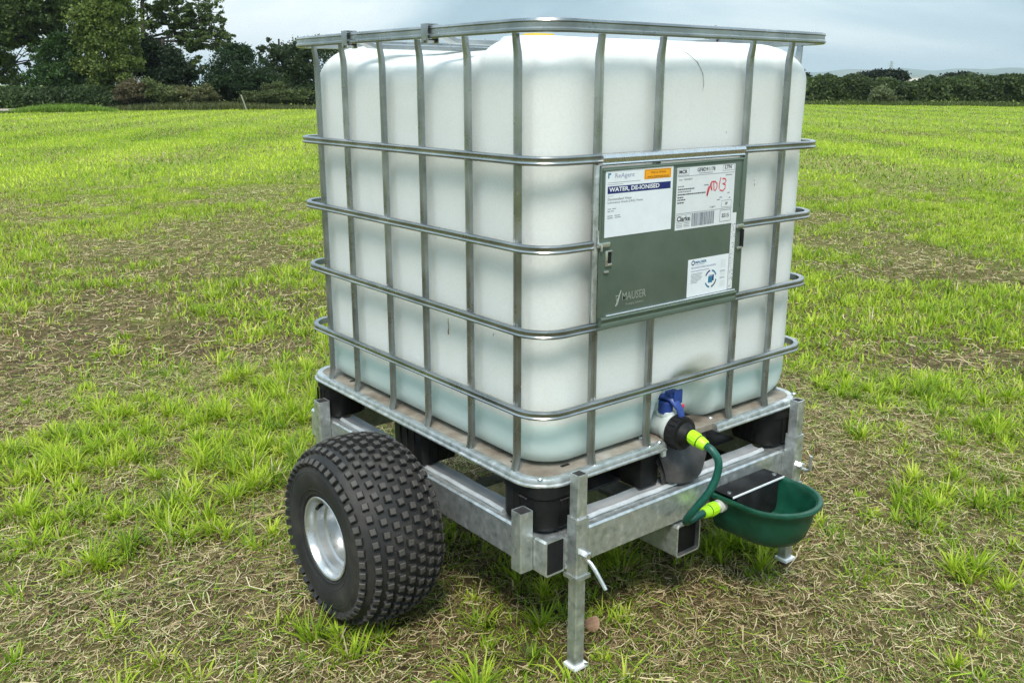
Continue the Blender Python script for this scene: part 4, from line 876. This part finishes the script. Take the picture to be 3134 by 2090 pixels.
B.text('MCR', 0.03, 0.165, 0.905, 0.965, M['ink'], 0.035).frame(0.01, 0.195, 0.875, 0.985, M['grey'], 0.005).text('GF8D91178', 0.33, 0.64, 0.915, 0.978, M['ink'], 0.02).rect(0.36, 0.60, 0.885, 0.895, M['grey']).text('LTN', 0.81, 0.93, 0.925, 0.985, M['ink'], 0.03).frame(0.775, 0.985, 0.895, 0.992, M['grey'], 0.005)
B.rect(0.01, 0.985, 0.858, 0.866, M['grey']).rect(0.03, 0.09, 0.80, 0.812, M['grey']).text('REAGENT', 0.12, 0.26, 0.798, 0.825, M['grey'], 0.02).rect(0.83, 0.95, 0.815, 0.83, M['grey'])
for v, w_, d_ in ((0.69, 0.12, 0), (0.645, 0.30, 1), (0.605, 0.22, 0), (0.560, 0.47, 1), (0.515, 0.11, 1), (0.475, 0.13, 1), (0.43, 0.12, 1)):
    u = 0.02
    while u < w_:
        q = 0.018 + 0.03 * random.random(); B.rect(u, min(u + q, w_ + 0.02), v, v + 0.020, M['ink'] if d_ else M['grey']); u += q + 0.006
for u0, u1, v in ((0.46, 0.54, 0.68), (0.70, 0.75, 0.415), (0.74, 0.79, 0.452), (0.91, 0.94, 0.43), (0.88, 0.92, 0.515)): B.rect(u0, u1, v, v + 0.018, M['grey'])
B.text('1 of 1', 0.58, 0.67, 0.300, 0.335, M['ink'], 0.02).frame(0.785, 0.965, 0.285, 0.405, M['grey'], 0.005).text('GP', 0.85, 0.895, 0.325, 0.370, M['ink'], 0.03).rect(0.01, 0.985, 0.262, 0.270, M['grey'])
B.frame(0.765, 0.965, 0.045, 0.245, M['grey'], 0.007).text('SS15', 0.80, 0.93, 0.115, 0.180, M['ink'], 0.02).frame(0.01, 0.262, 0.125, 0.245, M['grey'], 0.004).text('Clarke', 0.025, 0.245, 0.140, 0.225, M['ink'], 0.03)
for v in (0.095, 0.068, 0.042): B.rect(0.02, 0.12, v, v + 0.010, M['grey']); B.rect(0.14, 0.24, v + 0.006, v + 0.016, M['grey'])
u = 0.275
for k in range(26):
    q = random.choice((0.006, 0.010, 0.016)); B.rect(u, u + q, 0.035, 0.250, M['bar']); u += q + random.choice((0.005, 0.008))
    if u > 0.665: break
W_ = 0.0030
B.line([(0.515, 0.52), (0.520, 0.54), (0.527, 0.60), (0.545, 0.66)], W_ * 1.6, M['red']); B.line([(0.518, 0.50), (0.540, 0.58), (0.575, 0.72)], W_, M['red']); B.line([(0.562, 0.69), (0.59, 0.60)], W_ * 0.8, M['red'])
B.line([(0.585, 0.735), (0.60, 0.585)], W_ * 0.8, M['red']); B.line([(0.585, 0.735), (0.65, 0.735), (0.685, 0.69), (0.685, 0.63), (0.66, 0.585), (0.635, 0.59), (0.625, 0.73)], W_, M['red'])
B.line([(0.745, 0.79), (0.725, 0.68), (0.725, 0.60)], W_, M['red']); B.line([(0.775, 0.77), (0.825, 0.765), (0.845, 0.725), (0.825, 0.690), (0.78, 0.685), (0.835, 0.660), (0.83, 0.60), (0.79, 0.565), (0.735, 0.585)], W_, M['red'])
B.done()
Cs_ = Sticker('sticker', 0.455, 0.607, 0.852, 0.944, YS, M['paper'])
Cs_.text('MAUSER', 0.17, 0.44, 0.875, 0.945, M['teal'], 0.03).rect(0.17, 0.40, 0.835, 0.848, M['lilac']).text('RECONDITIONED PACKAGING', 0.08, 0.68, 0.745, 0.79, M['lilac'], 0.02).rect(0.08, 0.52, 0.665, 0.685, M['lilac'])
Cs_.line([(0.115 + 0.033 * math.cos(a), 0.905 + 0.055 * math.sin(a)) for a in np.linspace(0, 2 * math.pi, 14)], 0.0022, M['navy'])
for k in range(8): Cs_.rect(0.08, 0.36 - 0.02 * (k % 3) - (0.1 if k > 5 else 0), 0.60 - k * 0.035, 0.613 - k * 0.035, M['grey'])
for k, (a0, a1, mm_) in enumerate(((100, 155, 'navy'), (20, 80, 'teal'), (205, 260, 'teal'), (280, 350, 'ink'))):
    Cs_.line([(0.565 + 0.135 * math.cos(R(a)), 0.40 + 0.225 * math.sin(R(a))) for a in np.linspace(a0, a1, 9)], 0.0038, M[mm_])
Cs_.rect(0.505, 0.61, 0.29, 0.46, M['teal']).rect(0.61, 0.645, 0.33, 0.50, M['navy']).rect(0.52, 0.63, 0.46, 0.50, M['lilac'])
for v0, v1 in ((0.64, 0.88), (0.42, 0.52), (0.12, 0.30)): Cs_.rect(0.80, 0.93, v0, v1, M['paper2'])
for v in (0.56, 0.535, 0.375, 0.35): Cs_.rect(0.79, 0.92, v, v + 0.012, M['grey'])
Cs_.done()
Dt = Sticker('sticker', 0.6095, 0.6265, 0.853, 1.045, YS + 0.0002, M['paper2'])
for k in range(120):
    u, v = random.uniform(0.05, 0.85), random.uniform(0.02, 0.86); Dt.rect(u, min(0.98, u + random.uniform(0.06, 0.16)), v, v + random.uniform(0.003, 0.010), M['ink'] if k % 3 else M['grey'])
Dt.done()
em = MB()
V_, F_ = text2d('MAUSER', 0.01); sz = V_.max(0); em.add([(0.234 + 0.078 * a / sz[0], YP - 0.0006, 0.876 + 0.019 * b / sz[1]) for a, b in V_], F_)
V_, F_ = text2d('Packaging Solutions', 0.02); sz = V_.max(0); em.add([(0.246 + 0.058 * a / sz[0], YP - 0.0006, 0.8625 + 0.0075 * b / sz[1]) for a, b in V_], F_)
for pl in ([(0.214, 0.890), (0.226, 0.889), (0.219, 0.868), (0.214, 0.890)], [(0.214, 0.866), (0.230, 0.901)]):
    for a, b_ in zip(pl[:-1], pl[1:]): em.tube([(a[0], YP - 0.0005, a[1]), (b_[0], YP - 0.0005, b_[1])], 0.0011, 5)
em.build('embossed_mark', principled('rubbed embossing', [(0.30, 0.33, 0.29), (0.42, 0.45, 0.41)], (0.4, 0.5), 0.5, 80), plate, recalc=False)

# ================================================================== DRINKING BOWL
bowl = empty('drinking_bowl', (0.70, -0.15, 0.17), 'dark green livestock drinking bowl bolted to the front rail', 'drinking bowl')
def dshape(x0, x1, yb, yf, n=28):
    """D outline: flat back at yb, rounded front at yf"""
    cx, r = (x0 + x1) / 2, (x1 - x0) / 2; P = [(x0, yb)]; yc = yf + r * 0.98
    for i in range(n + 1):
        a = math.pi + math.pi * i / n; P.append((cx + r * math.cos(a), yc + r * 0.98 * math.sin(a)))
    P.append((x1, yb)); return P
BWX0, BWX1, BYB, BYF = 0.578, 0.812, -0.0225, -0.258
def bowl_loops(levels):
    Ls = []
    for z, ins, insb in levels: Ls.append([(x, y, z) for x, y in dshape(BWX0 + ins, BWX1 - ins, BYB - insb, BYF + ins * 1.15)])
    return Ls
mb = MB(); lv = [(0.188, 0.070, 0.010), (0.190, 0.050, 0.002), (0.198, 0.034, 0.0), (0.214, 0.024, 0.0), (0.246, 0.015, 0.0), (0.296, 0.008, 0.0), (0.297, -0.004, 0.0), (0.303, -0.007, 0.0), (0.309, -0.005, 0.0), (0.311, 0.001, 0.0), (0.308, 0.007, 0.004), (0.299, 0.011, 0.006), (0.246, 0.020, 0.006), (0.218, 0.030, 0.008), (0.204, 0.044, 0.012), (0.200, 0.075, 0.02)]
Ls = bowl_loops(lv); n = len(Ls[0]); Vb = [q for L in Ls for q in L]; Fb = [(j * n + k, j * n + (k + 1) % n, (j + 1) * n + (k + 1) % n, (j + 1) * n + k) for j in range(len(Ls) - 1) for k in range(n)]
Fb += [tuple(range(n))[::-1], tuple((len(Ls) - 1) * n + k for k in range(n))]
mb.add(Vb, Fb); mb.build('basin', M['bowl'], bowl, 50)
cv = MB(); cv.box(0.590, 0.812, -0.088, -0.0225, 0.3105, 0.3135, 0.0008); cv.box(0.611, 0.789, -0.088, -0.0855, 0.222, 0.3104, 0.0008); COV = cv.build('float_cover', BPM, bowl)
MB().box(0.5905, 0.8115, -0.0905, -0.0882, 0.3085, 0.3140, 0.0006).build('cover_edge', M['white'], COV)
for x in (0.604, 0.798):
    sc = MB(); sc.lathe([(0, 0.006), (0.002, 0.0055), (0.003, 0)], (x, -0.066, 0.3136), (0, 0, 1), 12); sc.build('screw', M['zinc'], COV)
fx_ = MB(); fx_.lathe([(0, 0.0), (0, 0.016), (0.006, 0.018), (0.020, 0.018), (0.022, 0.012), (0.028, 0.012), (0.028, 0)], (0.5915, -0.060, 0.283), (-1, 0, 0), 20); fx_.build('inlet_fitting', M['offwhite'], bowl, 30)

# ================================================================== HOSE
hose = empty('garden_hose', (0.46, -0.09, 0.28), 'short green garden hose with two lime connectors from tank valve to bowl', 'hose')
def connector(o_, ax):
    a = MB(); a.lathe([(0.0, 0), (0.0, 0.0145), (0.002, 0.0165), (0.026, 0.0175), (0.028, 0.0155), (0.028, 0.012)], o_, ax, 24); a.lathe([(0.031, 0.012), (0.031, 0.0155), (0.033, 0.0165), (0.050, 0.0140), (0.053, 0.012), (0.053, 0.009)], o_, ax, 24)
    for k in range(14):
        an = 2 * math.pi * k / 14; axv = Vector(ax).normalized(); u = axv.orthogonal().normalized(); w = axv.cross(u); d = u * math.cos(an) + w * math.sin(an)
        a.tube([Vector(o_) + axv * 0.004 + d * 0.0165, Vector(o_) + axv * 0.025 + d * 0.0175], 0.0011, 4)
    c = a.build('hose_connector', M['lime'], hose, 30)
    b = MB(); b.lathe([(0.0275, 0.010), (0.0275, 0.0150), (0.0315, 0.0150), (0.0315, 0.010)], o_, ax, 24); b.build('grip_ring', M['darkgreen'], c, 30)
ax1 = Vector((0.08, -1, -0.30)).normalized(); o1 = Vector((0.4555, -0.046, 0.5065))
connector(o1, ax1)
o2 = Vector((0.560, -0.060, 0.2835)); ax2 = Vector((-1, -0.03, -0.02)).normalized(); connector(o2, ax2)
e1, e2 = o1 + ax1 * 0.048, o2 + ax2 * 0.048
ctl = [e1, e1 + ax1 * 0.022, Vector((0.4655, -0.132, 0.462)), Vector((0.460, -0.134, 0.425)), Vector((0.444, -0.126, 0.383)), Vector((0.426, -0.108, 0.345)), Vector((0.420, -0.088, 0.312)), Vector((0.428, -0.072, 0.288)), Vector((0.450, -0.064, 0.280)), Vector((0.478, -0.0615, 0.281)), e2 + ax2 * 0.018, e2]
ctl = sorted(ctl[:10], key=lambda q: 0) + [e2]
def catmull(P, m_=8):
    P = [P[0] * 2 - P[1]] + P + [P[-1] * 2 - P[-2]]; o_ = []
    for i in range(1, len(P) - 2):
        for k in range(m_):
            s = k / m_; a, b_, c, d = P[i - 1:i + 3]; o_.append(0.5 * ((2 * b_) + (c - a) * s + (2 * a - 5 * b_ + 4 * c - d) * s * s + (3 * b_ - a - 3 * c + d) * s ** 3))
    o_.append(P[-2]); return o_
hm = MB(); hm.tube(catmull(ctl), 0.0098, 14); hm.build('hose_pipe', M['hose'], hose)

# ================================================================== GRASS AND STRAW
def wedge(n, r0, r1, half=36.0, power=1.0):
    a = R(YAW) + np.radians(rng.uniform(-half, half, n)); u = rng.uniform(0, 1, n); r = np.sqrt(r0 ** 2 + (r1 ** 2 - r0 ** 2) * u ** power)
    return CAM[0] + r * np.sin(a), CAM[1] + r * np.cos(a), r
def inside_things(x, y):
    leg_ = (np.hypot(x - 0.086, y + 0.04) < 0.035) | (np.hypot(x - 0.918, y + 0.04) < 0.035)
    tyre_ = ((np.abs(x - XL) < 0.11) | (np.abs(x - XR) < 0.11)) & (np.abs(y - WY) < 0.045)
    return leg_ | tyre_
def blades(x, y, z, L, W, az, lean, curve, col, seg=3):
    """tapered bent blades; returns V,F,C"""
    n = len(x); d = np.stack([np.sin(az), np.cos(az), np.zeros(n)], -1); side = np.stack([np.cos(az), -np.sin(az), np.zeros(n)], -1)
    V = np.zeros((n, 2 * seg + 1, 3)); base = np.stack([x, y, z], -1); Cc = np.zeros((n, 2 * seg + 1, 3))
    for k in range(seg + 1):
        s = k / seg; th = lean + curve * s; c = base + (d * np.sin(th)[:, None] + np.array([0, 0, 1.0]) * np.cos(th)[:, None]) * (L * s)[:, None]
        w = (W * (1 - s ** 1.6) * 0.5)[:, None]
        if k < seg: V[:, 2 * k] = c - side * w; V[:, 2 * k + 1] = c + side * w
        else: V[:, 2 * seg] = c
        Cc[:, 2 * k:2 * k + 2] = col[:, None, :]
    F = []; B0 = np.arange(n) * (2 * seg + 1)
    for k in range(seg - 1): F += [np.stack([B0 + 2 * k, B0 + 2 * k + 1, B0 + 2 * k + 3], -1), np.stack([B0 + 2 * k, B0 + 2 * k + 3, B0 + 2 * k + 2], -1)]
    F.append(np.stack([B0 + 2 * seg - 2, B0 + 2 * seg - 1, B0 + 2 * seg], -1))
    return V.reshape(-1, 3), np.concatenate(F), Cc.reshape(-1, 3)
def pal(n, k, stops):
    """palette lookup k in 0..1"""
    ps = np.array([q[0] for q in stops]); cs = np.array([q[1] for q in stops]); return np.stack([np.interp(k, ps, cs[:, i]) for i in range(3)], -1)
GREEN = [(0.0, (0.075, 0.135, 0.018)), (0.35, (0.20, 0.325, 0.020)), (0.7, (0.39, 0.535, 0.028)), (1.0, (0.58, 0.67, 0.075))]
STRAW = [(0.0, (0.07, 0.045, 0.026)), (0.35, (0.235, 0.16, 0.078)), (0.6, (0.50, 0.385, 0.195)), (0.85, (0.74, 0.62, 0.38)), (1.0, (0.36, 0.38, 0.20))]
def gpt(px, py):
    f = FOC / 36 * 2351; d = FW + RT * (px - 1175.5) / f - UP * (py - 784) / f; q = CAM + d * (-CAM[2] / d[2]); return q[0], q[1]
CLUMPS = [(*gpt(px_, py_), r_, a_) for px_, py_, r_, a_ in ((2170, 1330, 0.42, -0.45), (1850, 1450, 0.30, -0.5), (1600, 1420, 0.16, -0.5), (1000, 1500, 0.12, -0.5), (560, 1330, 0.16, -0.45), (100, 1420, 0.10, -0.5), (2000, 1060, 0.3, -0.3), (700, 760, 0.5, -0.12), (150, 860, 0.4, -0.12), (2050, 800, 0.5, -0.45), (2130, 690, 0.55, 0.9), (2290, 760, 0.4, 0.6), (150, 1060, 0.32, 0.8), (330, 960, 0.35, 0.7), (60, 1180, 0.2, 0.7), (600, 960, 0.25, 0.7), (240, 1300, 0.12, 0.8), (560, 1080, 0.15, 0.7), (780, 1470, 0.13, 0.9), (480, 1190, 0.12, 0.6),
          (1180, 1430, 0.10, 0.8), (1370, 1400, 0.07, 0.7), (1700, 1250, 0.16, 0.8), (1760, 1290, 0.12, 0.8), (1980, 1000, 0.22, 0.6), (2080, 1130, 0.12, 0.6), (2030, 1330, 0.10, 0.7), (2180, 1480, 0.10, 0.6), (640, 1440, 0.08, 0.7), (330, 1560, 0.10, 0.7), (1250, 1500, 0.06, 0.8), (2260, 1330, 0.1, 0.7))]
def lush(x, y):
    """how green the sward is: 0 thatch, 1 lush; mown swaths run away from the trolley"""
    d = np.hypot(x - CAM[0], y - CAM[1])
    v = fbm(x, y, 0.55, 21, 3) * 0.5 + fbm(x, y, 2.2, 31, 2) * 0.5
    s_ = x * 0.81 - y * 0.585; u_ = x * 0.585 + y * 0.81
    swath = np.cos(2 * math.pi * (s_ + 4.0 + 0.5 * (fbm(x, y, 0.25, 61, 2) - 0.5)) / 3.0)
    v = v + 0.068 * swath * smooth(2.5, 5.0, d) - 0.13 * np.exp(-((u_ - 13.2) / 1.3) ** 2) * smooth(1, 5, s_)
    v = smooth(0.34, 0.62, v) * (0.62 + 0.38 * smooth(2.0, 5.5, d))
    v = np.clip(v * (1 - smooth(10, 34, d) * 0.5) + smooth(6, 30, d) * 0.46, 0, 1)
    for cx_, cy_, r_, a_ in CLUMPS: v = v + a_ * np.exp(-((x - cx_) ** 2 + (y - cy_) ** 2) / (r_ * r_))
    return np.clip(v, 0, 1)
Vs, Fs, Cs, off = [], [], [], 0
def acc(t3):
    global off
    V, F, C = t3; Vs.append(V); Fs.append(F + off); Cs.append(C); off += len(V)
def tufts(n, r0, r1, per, Lr, Wr, spread, seg, thresh, power=1.0):
    x, y, r = wedge(n, r0, r1, power=power); g = lush(x, y); keep = (rng.uniform(0, 1, n) < np.clip(g * 1.15 + thresh, 0, 1)) & ~inside_things(x, y)
    x, y, g = x[keep], y[keep], g[keep]; nt_ = len(x); cnt = np.maximum(3, (per * rng.uniform(0.35, 1.5, nt_) * (0.55 + 0.6 * g)).astype(int)); idx = np.repeat(np.arange(nt_), cnt); N = len(idx)
    sp = spread * rng.uniform(0.5, 1.4, nt_); rr = np.abs(rng.normal(0, 1, N)) * sp[idx]; aa = rng.uniform(0, 2 * math.pi, N)
    bx, by = x[idx] + rr * np.sin(aa), y[idx] + rr * np.cos(aa)
    Ltuft = rng.uniform(*Lr, nt_) * (0.7 + 0.45 * g); L = Ltuft[idx] * rng.uniform(0.45, 1.12, N)
    lean = np.clip(0.12 + rr / (sp[idx] + 1e-6) * 0.22 + rng.normal(0, 0.13, N), 0, 1.3); wind = rng.normal(0, 0.5, nt_)[idx]
    tone = np.clip(rng.normal(0.62, 0.17, nt_)[idx] + rng.normal(0, 0.17, N), 0, 1)
    col = pal(N, tone, GREEN); dry = rng.uniform(0, 1, N) < 0.07; col[dry] = pal(dry.sum(), rng.uniform(0.3, 0.9, dry.sum()), STRAW)
    acc(blades(bx, by, gz(bx, by) - 0.004, L, rng.uniform(*Wr, N), aa + wind, lean, rng.uniform(0.05, 0.9, N), col, seg))
def filler(n, r0, r1, Lr, Wr, seg, gmin, drymix, power=1.0):
    x, y, r = wedge(n, r0, r1, power=power); g = lush(x, y); keep = (rng.uniform(0, 1, n) < np.clip(gmin + g, 0, 1)) & ~inside_things(x, y); x, y, g = x[keep], y[keep], g[keep]; N = len(x)
    patch = fbm(x, y, 0.22, 51, 3); d = np.hypot(x - CAM[0], y - CAM[1])
    sw_ = np.cos(2 * math.pi * (x * 0.81 - y * 0.585 + 4.0 + 0.5 * (fbm(x, y, 0.25, 61, 2) - 0.5)) / 3.0); broad = fbm(x, y, 0.07, 77, 3) - 0.5
    tone = np.clip(0.30 + 0.45 * g + 0.12 * sw_ + 0.6 * broad + rng.normal(0, 0.17, N), 0, 1); col = pal(N, tone, GREEN)
    dryp = np.clip(drymix * (1.25 - g) + 1.6 * (patch - 0.52) * (1 - smooth(15, 45, d)) - 0.10 * sw_ * smooth(3, 6, d), 0.02, 0.9); dry = rng.uniform(0, 1, N) < dryp; col[dry] = pal(dry.sum(), rng.uniform(0.15, 0.8, dry.sum()), STRAW)
    acc(blades(x, y, gz(x, y) - 0.004, rng.uniform(*Lr, N) * (0.6 + 0.5 * g), rng.uniform(*Wr, N), rng.uniform(0, 6.283, N), np.abs(rng.normal(0.3, 0.35, N)), rng.uniform(0, 0.9, N), col, seg))
tufts(2300, 0.9, 4.6, 48, (0.040, 0.102), (0.0042, 0.0088), 0.023, 3, 0.03)
tufts(700, 0.9, 4.6, 9, (0.03, 0.07), (0.0030, 0.0060), 0.03, 3, 0.5)
filler(60000, 0.9, 4.6, (0.012, 0.050), (0.0022, 0.0048), 2, 0.42, 0.34)
tufts(8600, 4.6, 14, 22, (0.04, 0.10), (0.005, 0.010), 0.05, 2, 0.16)
filler(150000, 4.6, 14, (0.025, 0.065), (0.006, 0.012), 2, 0.50, 0.48)
filler(125000, 14, 32, (0.045, 0.10), (0.014, 0.025), 2, 0.65, 0.34)
filler(120000, 32, 76, (0.07, 0.13), (0.025, 0.05), 1, 0.9, 0.16)
grass = put('grass', np_mesh('grass', np.concatenate(Vs), np.concatenate(Fs), np.concatenate(Cs)), M['blade'])
tag(grass, 'short mown meadow grass growing in bright green tufts', 'grass', kind='stuff')
Vs, Fs, Cs, off = [], [], [], 0
def straw(n, r0, r1, Lr, Wr, amt, power=1.0):
    x, y, r = wedge(n, r0, r1, power=power); g = lush(x, y); pn = fbm(x, y, 1.6, 71, 3); keep = (rng.uniform(0, 1, n) < np.clip(amt * (1.25 - g) * (0.35 + 1.3 * pn), 0, 1)) & ~inside_things(x, y)
    x, y = x[keep], y[keep]; N = len(x); L = rng.uniform(*Lr, N) * rng.uniform(0.4, 1, N); W = rng.uniform(*Wr, N); az = rng.normal(0.9, 0.9, N) + rng.integers(0, 2, N) * math.pi
    pitch = rng.normal(0.03, 0.16, N); z = gz(x, y) + rng.uniform(0.002, 0.020, N); bend = rng.normal(0, 0.35, N)
    V = np.zeros((N, 6, 3)); roll = rng.normal(0, 0.5, N)
    for k in range(3):
        s = k - 1.0; a = az + bend * s; d = np.stack([np.sin(a) * np.cos(pitch), np.cos(a) * np.cos(pitch), np.sin(pitch)], -1); c = np.stack([x, y, z], -1) + d * (L * 0.5 * s)[:, None]
        c[:, 2] = np.maximum(c[:, 2], gz(c[:, 0], c[:, 1]) + 0.0015); sd_ = np.stack([np.cos(a) * np.cos(roll), -np.sin(a) * np.cos(roll), np.sin(roll)], -1) * (W * 0.5)[:, None]
        V[:, 2 * k] = c - sd_; V[:, 2 * k + 1] = c + sd_
    B0 = np.arange(N) * 6; F = np.concatenate([np.stack([B0, B0 + 1, B0 + 3, B0 + 2], -1), np.stack([B0 + 2, B0 + 3, B0 + 5, B0 + 4], -1)])
    col = pal(N, np.clip(rng.beta(2.2, 2.2, N), 0, 1), STRAW); old = rng.uniform(0, 1, N) < np.clip(0.18 + 0.75 * fbm(x, y, 1.1, 91, 3) - 0.18 * (fbm(x, y, 0.6, 95, 2) > 0.55), 0, 1) * np.where(np.hypot(x - CAM[0], y - CAM[1]) > 4.8, 0.35, 0.55); col[old] = pal(old.sum(), np.clip(rng.normal(0.30, 0.16, old.sum()), 0, 0.75), GREEN)
    acc((V.reshape(-1, 3), F, np.repeat(col, 6, 0)))
straw(165000, 0.9, 4.8, (0.015, 0.075), (0.0009, 0.0022), 1.0)
straw(7000, 0.9, 5.5, (0.08, 0.20), (0.0014, 0.0030), 0.9)
straw(85000, 4.8, 14, (0.04, 0.12), (0.0025, 0.005), 1.0)
so = put('straw', np_mesh('straw', np.concatenate(Vs), np.concatenate(Fs), np.concatenate(Cs)), M['strawm'])
tag(so, 'dry hay stalks lying as thatch between the tufts', 'straw', kind='stuff')
# long grass bank and pale track at the left field edge
tkm = principled('pale gravel track', [(0.34, 0.28, 0.22), (0.46, 0.39, 0.31)], (0.8, 0.9), 0, 2, 0.3)
tp_ = [(at(x, 240, 54.5), at(x, 240, 57.2)) for x in (-200, -100, 0, 60, 112)]
V = []; F = []
for k, (a, b_) in enumerate(tp_): V += [(a[0], a[1], 0.05), (b_[0], b_[1], 0.12)]
F = [(2 * k, 2 * k + 2, 2 * k + 3, 2 * k + 1) for k in range(len(tp_) - 1)]
tag(put('track', np_mesh('track', V, F), tkm), kind='structure')
Vs, Fs, Cs, off = [], [], [], 0
def edge_grass(px0, px1, D0, D1, n, Lr, stops):
    q = rng.uniform(px0, px1, n); dd = rng.uniform(D0, D1, n); f = FOC / 36 * 2351
    d0 = FW[None, :] + RT[None, :] * ((q - 1175.5) / f)[:, None]; d0 = d0 / np.hypot(d0[:, 0], d0[:, 1])[:, None]; x = CAM[0] + d0[:, 0] * dd; y = CAM[1] + d0[:, 1] * dd
    hump = np.sin(np.clip((q - px0) / (px1 - px0), 0, 1) * math.pi) ** 1.0
    acc(blades(x, y, gz(x, y) - 0.01, rng.uniform(*Lr, n) * (0.4 + 0.7 * hump), rng.uniform(0.03, 0.06, n), rng.uniform(0, 6.28, n), np.abs(rng.normal(0.2, 0.2, n)), rng.uniform(0, 0.6, n), pal(n, np.clip(rng.normal(0.5, 0.2, n), 0, 1), stops), 2))
edge_grass(95, 330, 54.0, 56.5, 8000, (0.18, 0.48), [(0, (0.10, 0.17, 0.03)), (0.5, (0.20, 0.32, 0.04)), (1, (0.32, 0.44, 0.08))])
edge_grass(270, 760, 55.5, 59.0, 14000, (0.18, 0.55), [(0, (0.06, 0.09, 0.03)), (0.5, (0.13, 0.15, 0.05)), (1, (0.24, 0.23, 0.10))])
edge_grass(-150, 120, 53.0, 54.0, 2500, (0.1, 0.3), [(0, (0.05, 0.08, 0.02)), (0.5, (0.10, 0.15, 0.03)), (1, (0.18, 0.24, 0.06))])
edge_grass(1500, 2600, 68.5, 70.5, 9000, (0.15, 0.45), [(0, (0.04, 0.07, 0.02)), (0.5, (0.10, 0.14, 0.03)), (1, (0.22, 0.24, 0.09))])
eg = put('long_grass', np_mesh('long_grass', np.concatenate(Vs), np.concatenate(Fs), np.concatenate(Cs)), M['blade']); tag(eg, 'longer uncut grass along the far field edges', 'grass', kind='stuff')
# a single dry leaf by the prop leg
lf = MB(); lv_ = []
for k in range(14):
    a = 2 * math.pi * k / 14; r_ = 0.019 * (1 + 0.18 * math.sin(3 * a)); lv_.append((0.209 + r_ * 0.8 * math.cos(a), 0.030 - r_ * 0.6 * math.cos(a) + 0.006 * math.sin(a * 2), 0.034 + r_ * 1.15 * math.sin(a)))
lf.add([(0.209, 0.026, 0.034)] + lv_ + [(x, y + 0.0012, z) for x, y, z in [(0.209, 0.026, 0.034)] + lv_], [(0, 1 + k, 1 + (k + 1) % 14) for k in range(14)] + [(15, 16 + (k + 1) % 14, 16 + k) for k in range(14)] + [(1 + k, 16 + k, 16 + (k + 1) % 14, 1 + (k + 1) % 14) for k in range(14)])
tag(lf.build('dry_leaf', M['leafbrown']), 'single brown dead leaf standing in the grass beside the near prop leg', 'leaf')

# ------------------------------------------------------------------ haze
hz = MB(); hz.box(-9200, 9200, -9200, 9200, -4, 190)
m, t, o = mat('haze'); pv = t.nodes.new('ShaderNodeVolumePrincipled'); pv.inputs['Color'].default_value = (0.82, 0.93, 0.98, 1); pv.inputs['Density'].default_value = 0.00020; pv.inputs['Anisotropy'].default_value = 0.2
t.links.new(pv.outputs[0], o.inputs['Volume'])
tag(hz.build('haze', m), 'thin pale haze in the distance', 'haze', kind='stuff')
